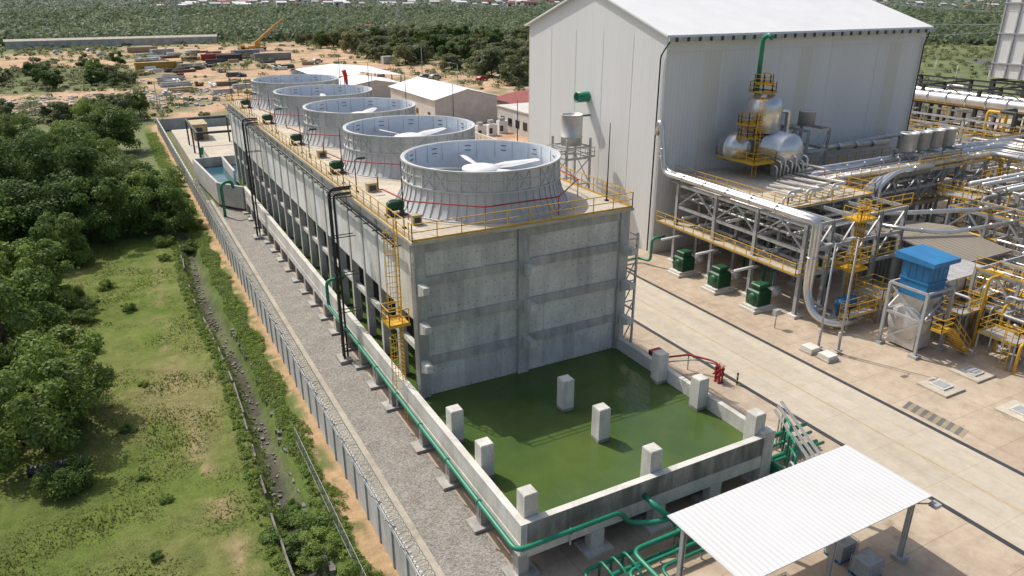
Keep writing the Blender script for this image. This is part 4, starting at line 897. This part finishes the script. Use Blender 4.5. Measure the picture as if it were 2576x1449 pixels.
mb=MB(); mb.box(36,114,0,60,114.3,2.6,0); mb.box(60,114.3,0,60.3,150,2.6,0); solo(mb,"boundary_wall",(48,114,0),[WALLP],"white painted boundary wall behind tower","wall")
for k in range(6):
    x,y=54+3.2*k,128+1.5*k; mb=MB(); mb.box(x,y,0,x+2,y+1.4,2.2+.3*(k%2),0); mb.box(x+.3,y+.2,2.5,x+1.4,y+1.2,3.1,1); mb.box(x+.2,y-.03,.5,x+.9,y-.005,1.6,2)
    solo(mb,"air_handling_unit",(x,y,0),[WHT,STL,STD],"white air handling unit box behind tower","machine","air handling units behind the tower")
mb=MB(); mb.box(-40,470,0,62,474,3.6,0); mb.add([(-40.5,469.5,3.6),(62.5,469.5,3.6),(62.5,472,4.6),(-40.5,472,4.6),(62.5,474.5,3.6),(-40.5,474.5,3.6)],[(0,1,2,3),(3,2,4,5)],1)
for k in range(20): mb.box(-38+5*k,469.93,1.2,-35.5+5*k,469.98,2.8,2)
solo(mb,"long_building",(10,472,0),[WALLP,M("beige_roof",(.55,.50,.40),.8),STL],"long low building with beige roof at yard edge","building")
gable("farm_shed",150,520,190,545,4,2,WALLP,RRF,"pale shed with dull red roof among trees",3)
def container(x,y,L,col,rz,label,h=2.6):
    o=(x,y,0); r=root("shipping_container",o,label,"container"); m=M("container_paint",col,.6,c2=tuple(q*.7 for q in col)); mb=MB()
    mb.box(-L/2,-1.22,.12,L/2,1.22,h); 
    for k in range(int(L/.6)): 
        for s in (-1.27,1.21): mb.box(-L/2+.2+.6*k,s,.3,-L/2+.5+.6*k,s+.06,h-.15)
    for s in (-1,1):
        for t in (-1,1): mb.box(s*L/2-.1,t*1.22-.1,0,s*L/2+.1,t*1.22+.1,h+.04)
    mb.v=[(a_+x,b_+y,c_) for a_,b_,c_ in mb.v]; q=part(mb,"container_body",r,[m])
    for s in (-.6,.6): mb=MB(); mb.box(x+L/2+.02,y+s-.55,.2,x+L/2+.08,y+s+.55,h-.1); part(mb,"door",r,[m])
    r.rotation_euler[2]=rz
container(20,412,13,(.42,.33,.2),.05,"tan shipping container in dirt yard"); container(19,319,14,(.45,.30,.05),.1,"mustard yellow shipping container in dirt yard"); container(46,350,14,(.33,.04,.04),.02,"dark red shipping container in dirt yard"); container(66,338,15,(.35,.35,.33),-.02,"grey shipping container in dirt yard",3); container(49,343,10,(.06,.06,.07),.1,"black shipping container in dirt yard"); container(103,298,4,(.6,.6,.58),.1,"small white site cabin in dirt yard",3)
container(27,392,10,(.5,.5,.48),.3,"white shipping container in dirt yard");container(60,368,12,(.28,.3,.33),.2,"blue grey shipping container in dirt yard")
def car(x,y,rz,col,label="small parked car on dirt yard"):
    o=(x,y,0); r=root("parked_car",o,label,"car"); m=M("car_paint",col,.35); P=[(-2.2,.35),(2.2,.35),(2.2,.85),(1.3,.98),(.7,1.45),(-1.2,1.5),(-1.9,1.05),(-2.2,1.0)]; mb=MB(); n=len(P)
    mb.add([(x+a_,y-.85,b_) for a_,b_ in P]+[(x+a_,y+.85,b_) for a_,b_ in P],[tuple(range(n)),tuple(range(2*n-1,n-1,-1))]+[(i,i+n,(i+1)%n+n,(i+1)%n) for i in range(n)]); part(mb,"body",r,[m])
    mb=MB(); mb.box(x-1.1,y-.87,1.02,x+.7,y+.87,1.38); part(mb,"window",r,[GLS])
    for a_ in (-1.4,1.4):
        for b_ in (-.85,.7): mb=MB(); mb.cyl((x+a_,y+b_,.33),.33,.18,12,0,'y'); part(mb,"wheel",r,[RUB])
    r.rotation_euler[2]=rz
for q in ((-16,425,.2,(.6,.6,.6)),(-2,432,.4,(.7,.7,.7)),(2,395,0,(.6,.6,.62)),(80,318,.3,(.65,.65,.65)),(96,240,.2,(.2,.2,.22)),(99,238,.2,(.5,.5,.5)),(30,398,.5,(.05,.1,.3)),(122,235,.8,(.6,.6,.6)),(84,250,1.,(.1,.1,.1)),(118,228,.5,(.05,.05,.05)),(110,225,.3,(.4,.02,.02))): car(*q)
CR=root("mobile_crane",(69,397,0),"yellow mobile crane with raised lattice boom","crane"); mb=MB(); x,y=69,397
mb.box(x-6,y-1.3,1.1,x+6,y+1.3,1.9); mb.box(x-6.4,y-1.3,1.2,x-4.4,y+1.3,2.9); mb.box(x-2.5,y-1.2,1.9,x+3,y+1.2,2.4); mb.box(x+.6,y-1.3,2.4,x+3.4,y+1.3,4.); part(mb,"carrier",CR,[M("crane_orange",(.7,.33,.05),.5)])
mb=MB(); mb.beam((x+1,y,3.6),(x+12,y,12),.9,1.2); mb.beam((x+12,y,12),(x+16,y,15),.6,.8); part(mb,"boom",CR,[M("crane_yellow",(.75,.42,.1),.5)])
for k in (-4.8,-3.2,1.8,3.4,5.):
    for b_ in (-1.4,1.0): mb=MB(); mb.cyl((x+k,y+b_,.65),.65,.4,14,0,'y'); part(mb,"wheel",CR,[RUB])
PM=[M("timber",(.30,.22,.14),.9),M("dark_steel_stock",(.10,.10,.11),.7),STL,WHT,M("rusty_steel",(.22,.10,.06),.8),TAN]
for k in range(96):
    x=ru(14,74); y=ru(228,400)
    if 45<x<58 and y<330: continue
    mb=MB(); rz=random.choice((0,.1,1.57,.3)); L=ru(3,10); nn=random.randint(3,7); m=random.randrange(6)
    for i in range(nn):
        for j in range(random.randint(1,3)): mb.cb((x+i*.43*math.sin(rz)*-1,y+i*.43*math.cos(rz),j*.43),(L*ru(.8,1),.44,.44),0,rz+ru(-.03,.03))
    solo(mb,"material_stack",(x,y,0),[PM[m]],"stack of long construction members stored on dirt yard","building material","material stacks in the dirt yard")
mb=MB()
for k in range(700):
    x=ru(-40,30); y=ru(205,245); s=ru(.2,1.); mb.cb((x,y,0),(s,s*ru(.6,1.3),s*.5),random.randrange(2),ru(0,3))
solo(mb,"rubble",(0,0,0),[CW2,CB],"grey rubble scattered over dirt yard","rubble",kind="stuff")
mb=MB(); mb.tube([(37,130,0),(37,130,14.6)],.08,6,0); mb.tube([(37,130,14.5),(37.2,129.7,13.6),(37.3,129.5,11.9)],[.4,.34,.2],10,1); solo(mb,"windsock",(37,130,0),[STL,M("windsock_red",(.7,.03,.02),.7)],"red windsock hanging on grey pole","windsock")
def pylon(x,y,h):
    mb=MB(); L=lambda t,sx,sy:(x+sx*(3.2*(1-t)+.5*t),y+sy*(3.2*(1-t)+.5*t),h*t)
    cs=((-1,-1),(1,-1),(1,1),(-1,1))
    for s in cs: mb.beam(L(0,*s),L(1,*s),.3,.3)
    for k in range(9):
        for a_,b_ in zip(cs,cs[1:]+cs[:1]): mb.beam(L(k/9,*a_),L((k+1)/9,*b_),.16,.16); mb.beam(L(k/9,*b_),L((k+1)/9,*a_),.16,.16)
    for t in (.72,.84,.95): mb.beam((x-6,y,h*t),(x+6,y,h*t),.4,.4)
    solo(mb,"transmission_pylon",(x,y,0),[STL],"tall grey lattice transmission pylon among trees","pylon","pylons beyond the yard")
pylon(50,560,36); pylon(235,640,36); pylon(420,800,38); pylon(640,900,38)
for x,y,h in ((101,255,9),(202,124,9),(196,112,9),(214,138,9),(11,202,7),(10,176,7),(60,186,8),(90,200,8)):
    mb=MB(); mb.tube([(x,y,0),(x,y,h)],[.13,.08],8); mb.tube([(x,y,h),(x-2.,y,h+.4)],.07,6); mb.box(x-2.9,y-.2,h+.3,x-1.9,y+.2,h+.5); solo(mb,"street_lamp",(x,y,0),[STL],"grey street lamp with single arm","street lamp","street lamps around the plant")
sheet("side_road",[(150,100),(260,100),(340,190),(330,200),(240,112),(150,112)],.05,M("asphalt",(.12,.12,.12),.9)); 
for k in range(3):
    mb=MB(); pts=[(94+40*t*4,75+10*k+20*t,26-2.5*k-7*t*(1-t)*1.5) for t in np.linspace(0,1,12)]; mb.tube(pts,.05,4); solo(mb,"power_cable",pts[0],[STL],"thin overhead cable running from hall","cable","overhead cables")
HT=[]
for c,rm in (((.7,.68,.64),WHT),((.6,.5,.4),RRF),((.62,.62,.62),WALLP)):
    mb=MB(); mb.box(-6,-4,0,6,4,5,0); mb.add([(-6.5,-4.5,5),(6.5,-4.5,5),(6.5,0,6.6),(-6.5,0,6.6),(6.5,4.5,5),(-6.5,4.5,5)],[(0,1,2,3),(3,2,4,5)],1); mb.box(-4,-4.06,1.5,-2,-4.01,3.5,2); mb.box(2,-4.06,1.5,4,-4.01,3.5,2)
    HT.append(mesh(mb,"house",[M("house_wall",c,.8),rm,GLS],(0,0,0)))
for k in range(280):
    an=math.radians(ru(4,38)) if k<245 else math.radians(ru(50,62)); d=1250*math.exp(ru(0,.9)); x,y=d*math.sin(an),d*math.cos(an)
    o=bpy.data.objects.new("house",random.choice(HT)); s=ru(.7,1.25)*(.7+d/3000); o.location=(x,y,float(gz(x,y))+2.+d*.0012); o.scale=(s*ru(.8,1.4),s,s*ru(.9,1.3)); o.rotation_euler[2]=ru(-.5,.5)
    COL.objects.link(o); tag(o,"small distant town house among trees","house","houses of the distant town")
# ------------------------------------------------------------------ vegetation
def leaves(C_,Rd,n,size,flat=.75):
    C_=np.asarray(C_,float);Rd=np.asarray(Rd,float);k=len(C_); d=rng.normal(size=(k,n,3)); d/=np.linalg.norm(d,axis=2,keepdims=True)
    d[...,2]=np.abs(d[...,2])*np.where(rng.random((k,n))<.75,1,-1)
    P=C_[:,None,:]+d*(Rd[:,None,None]*(.5+.6*rng.random((k,n,1))))*np.array([1,1,flat]); P=P.reshape(-1,3)
    N=(d.reshape(-1,3)+rng.normal(size=P.shape)*.55+np.array([0,0,.35])); N/=np.linalg.norm(N,axis=1,keepdims=True)
    t=np.cross(N,rng.normal(size=P.shape)); t/=np.linalg.norm(t,axis=1,keepdims=True)+1e-9; b=np.cross(N,t)
    s=(size*(.6+.8*rng.random(len(P))))[:,None]
    V=np.stack([P-t*s,P-b*s*.55,P+t*s,P+b*s*.55],1).reshape(-1,3); return V,np.arange(len(V)).reshape(-1,4)
def leafmesh(name,V,Q,m): me=bpy.data.meshes.new(name); fastmesh(me,V,Q); me.materials.append(m); return me
def tree_kind(h,cr,nc,n,size,m,base=.35,shrub=False):
    C_=[];Rd=[]
    for i in range(nc):
        an=ru(0,6.28); rr=cr*math.sqrt(random.random())*.82; zz=h*base+(h*(1-base)-.8)*ru(.05,1)*(1-.45*(rr/cr)**2); C_.append((rr*math.cos(an),rr*math.sin(an),zz)); Rd.append(cr*ru(.18,.4))
    V,Q=leaves(C_,Rd,n,size); cm=leafmesh("crown",V,Q,m); mb=MB()
    mb.tube([(0,0,-.3),(ru(-.1,.1),ru(-.1,.1),h*.3),(ru(-.2,.2),ru(-.2,.2),h*.6)],[h*.028,h*.02,h*.01],7)
    for c in C_[:9]: mb.tube([(0,0,h*ru(.15,.4)),(c[0]*.5,c[1]*.5,c[2]*.65),c],[h*.012,h*.008,h*.003],5,cap=False)
    return cm,mesh(mb,"trunk",[BARK],(0,0,0))
TD=[tree_kind(8,3.9,32,330,.15,LFD,.28) for _ in range(4)]; TB=[tree_kind(6.5,3.3,26,280,.14,LFB,.15) for _ in range(3)]
TO=[tree_kind(8,4.6,20,190,.34,LFO,.12) for _ in range(3)]; TG=[tree_kind(8,4.4,20,190,.34,LFD,.15) for _ in range(2)]
SB=[tree_kind(2.6,2.1,18,330,.09,LFB,.06) for _ in range(3)]
def plant(kind,x,y,s,name="tree",label="broad leafy green tree",group="trees around the plant",sz=None):
    cm,tm=kind; r=bpy.data.objects.new(name,None); z=float(gz(x,y)); r.location=(x,y,z-.05); r.rotation_euler[2]=ru(0,6.28); r.scale=(s*ru(.85,1.15),s*ru(.85,1.15),s*(sz or ru(.85,1.15))); r.empty_display_size=.3; COL.objects.link(r); tag(r,label,name,group)
    for nm,me in (("trunk",tm),("crown",cm)): o=bpy.data.objects.new(nm,me); o.parent=r; COL.objects.link(o)
for k in range(74):
    y=92+ru(0,1)**1.3*85; x=ru(-50,4.5-max(0,(y-112)*.02)); 
    if x>1 and y<98: x-=3
    plant(random.choice(TD) if random.random()<.6 else random.choice(TB),x,y,ru(.7,1.35),label="tall dense green tree in thicket",group="trees of the thicket")
for x,y,s in ((-3,94,1.2),(-8,95,1.3),(-13,94,1.4),(-18,97,1.4),(-6,101,1.5),(-12,104,1.5),(-1,104,1.2)): plant(random.choice(TD+TB),x,y,s,label="tall dense green tree in thicket",group="trees of the thicket")
plant(TB[0],3.4,95,1.1,label="light green sparse tree beside drainage ditch"); plant(TB[1],1.2,99,1.2,label="light green sparse tree beside drainage ditch"); plant(TD[0],6.4,190,.8,label="small rounded tree beside wall end")
plant(TB[1],5.,33.6,.55,label="bright green small tree growing in ditch",sz=.62); plant(TB[0],5.6,31.8,.42,label="bright green small tree growing in ditch",sz=.55); plant(SB[0],6.2,28.2,.7,"shrub","green shrub beside drainage ditch","shrubs in the grass"); plant(SB[1],5.2,36.5,.5,"shrub","green shrub beside drainage ditch","shrubs in the grass")
for k in range(66):
    y=ru(43,90); x=-5.-ru(0,17)-(3.5 if y<48 else 0)+(y-60)*.03; plant(random.choice(SB+[TB[0]]),x,y,ru(.8,1.5) if x<-7 else ru(.5,1.),"shrub","bushy bright green shrub in grass","shrubs in the grass",)
for x,y,s in ((-3,78,.5),(-1.5,71,.35),(2.6,84,.35),(-4,58,.45),(-2.5,49,.3),(-1,40,.2),(-1.8,35,.2),(2.5,29.5,.2),(4.7,90,.7),(5.6,89,.7),(6.3,95,.8),(3,90,.6),(-6,44,.8),(-1.2,55,.2),(-2,43,.22),(7.3,102,.5),(7.2,110,.5),(7.4,119,.6),(7.2,128,.5)): plant(random.choice(SB),x,y,s,"shrub","low green shrub in rough grass","shrubs in the grass")
for k in range(30): plant(random.choice(TG+TO),ru(-70,5),ru(176,214),ru(.4,.75),label="low tree in scrub beside dirt yard",group="trees beside the yard")
for k in range(30):
    y=ru(262,345); plant(random.choice(TG+TO),ru(-80,9),y,ru(.45,.9),label="low tree in scrub beside dirt yard",group="trees beside the yard")
for k in range(118):
    y=ru(208,470); x=ru(102+(y-212)*.0,150+(y-200)*.5); plant(random.choice(TO+TO+TG),x,y,ru(.8,1.4),label="rounded olive green tree in dry woodland",group="trees of the dry woodland")
for k in range(26): plant(random.choice(TO+TG),ru(215,380),ru(150,330),ru(.6,1.1),label="rounded olive green tree in dry woodland",group="trees of the dry woodland")
Cn=[];Rn=[];Cf=[];Rf=[]
for k in range(15000):
    an=math.radians(ru(-9,67)); d=480*math.exp(ru(0,1)**1.1*1.95); x,y=d*math.sin(an),d*math.cos(an)
    if y<486 and x<70: continue
    q_=fbm(np.array([x*.006]),np.array([y*.006]))[0]
    if q_>.66: continue
    s=ru(1.5,4.6)*(1+d/1500)*(1.15 if q_<.45 else .85); z=float(gz(x,y))
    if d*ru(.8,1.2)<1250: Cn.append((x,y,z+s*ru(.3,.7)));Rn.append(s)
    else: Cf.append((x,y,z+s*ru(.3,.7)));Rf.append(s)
for nm,Cc,Rr,mt_,lb in (("woodland",Cn,Rn,LFF,"green woodland covering the plain beyond the yard"),("woodland",Cf,Rf,LFG,"distant woodland around the town with haze-tinted leaves")):
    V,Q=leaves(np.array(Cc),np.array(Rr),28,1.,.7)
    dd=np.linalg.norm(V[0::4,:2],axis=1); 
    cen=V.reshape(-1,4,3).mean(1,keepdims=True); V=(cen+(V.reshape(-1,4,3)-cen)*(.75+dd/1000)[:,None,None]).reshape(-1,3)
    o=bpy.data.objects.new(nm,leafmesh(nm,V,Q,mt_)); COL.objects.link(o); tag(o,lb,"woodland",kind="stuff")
Cc=[];Rr=[]
for k in range(4200):
    x=ru(-90,130); y=ru(176,486); i=np.clip(np.searchsorted(xs,x),0,nx-1); j=np.clip(np.searchsorted(ys,y),0,ny-1)
    if yd[j,i]>.35 : continue
    s=ru(.4,1.7); Cc.append((x,y,s*.35));Rr.append(s)
for k in range(1700):
    x=ru(100,420); y=ru(200,480); s=ru(.6,2.6); Cc.append((x,y,s*.4));Rr.append(s)
for k in range(900):
    x=ru(150,420); y=ru(120,340); s=ru(.5,1.8); Cc.append((x,y,s*.4));Rr.append(s)
V,Q=leaves(Cc,Rr,46,.36,.7); o=bpy.data.objects.new("scrub",leafmesh("scrub",V,Q,LFO)); COL.objects.link(o); tag(o,"low olive scrub around the dirt yards","scrub",kind="stuff")
Cc=[];Rr=[]
for k in range(3400):
    y=ru(24,92); sd_=random.random()
    if sd_<.62: x=6.85+ru(-.7,1.2)*(.4+.6*math.sin(y*.4)**2)
    else: x=4.4+.3*math.sin(y*.15)+ru(-.9,.5)
    if sd_<.62 and y<44 and random.random()<.4: continue
    s=ru(.1,.36)*(1 if sd_<.62 else .75); Cc.append((x,y,float(gz(x,y))+.08));Rr.append(s)
for k in range(800):
    y=ru(92,170); x=6.9+ru(-1.,1.1); Cc.append((x,y,.05)); Rr.append(ru(.15,.5))
V,Q=leaves(Cc,Rr,52,.055,.7); o=bpy.data.objects.new("creeper",leafmesh("creeper",V,Q,LFB)); COL.objects.link(o); tag(o,"green creeping plants beside drainage ditch","ground cover",kind="stuff")
N=110000; gx=rng.uniform(-24,4.4,N); gy=22+70*rng.random(N)**1.25; dens=fbm(gx*.35,gy*.35); kp=dens>.36; gx=gx[kp];gy=gy[kp];dens=dens[kp]; N=len(gx)
ix=np.clip(np.searchsorted(xs,gx),0,nx-1);iy=np.clip(np.searchsorted(ys,gy),0,ny-1); gzz=Zg[iy,ix]
h=(.06+.45*np.clip(dens-.46,0,1)*rng.random(N)*1.8)[:,None]; an=rng.random(N)*6.28; dx=np.stack([np.cos(an),np.sin(an),0*an],1)*(.03+.05*rng.random((N,1))); P=np.stack([gx,gy,gzz-.03],1); lean=rng.normal(size=(N,3))*.12; lean[:,2]=0
V=np.stack([P-dx,P+dx,P+lean+np.array([0,0,1])*h],1).reshape(-1,3); o=bpy.data.objects.new("grass",leafmesh("grass",V,np.arange(len(V)).reshape(-1,3),GRS)); COL.objects.link(o); tag(o,"rough green grass covering the field","grass",kind="stuff")
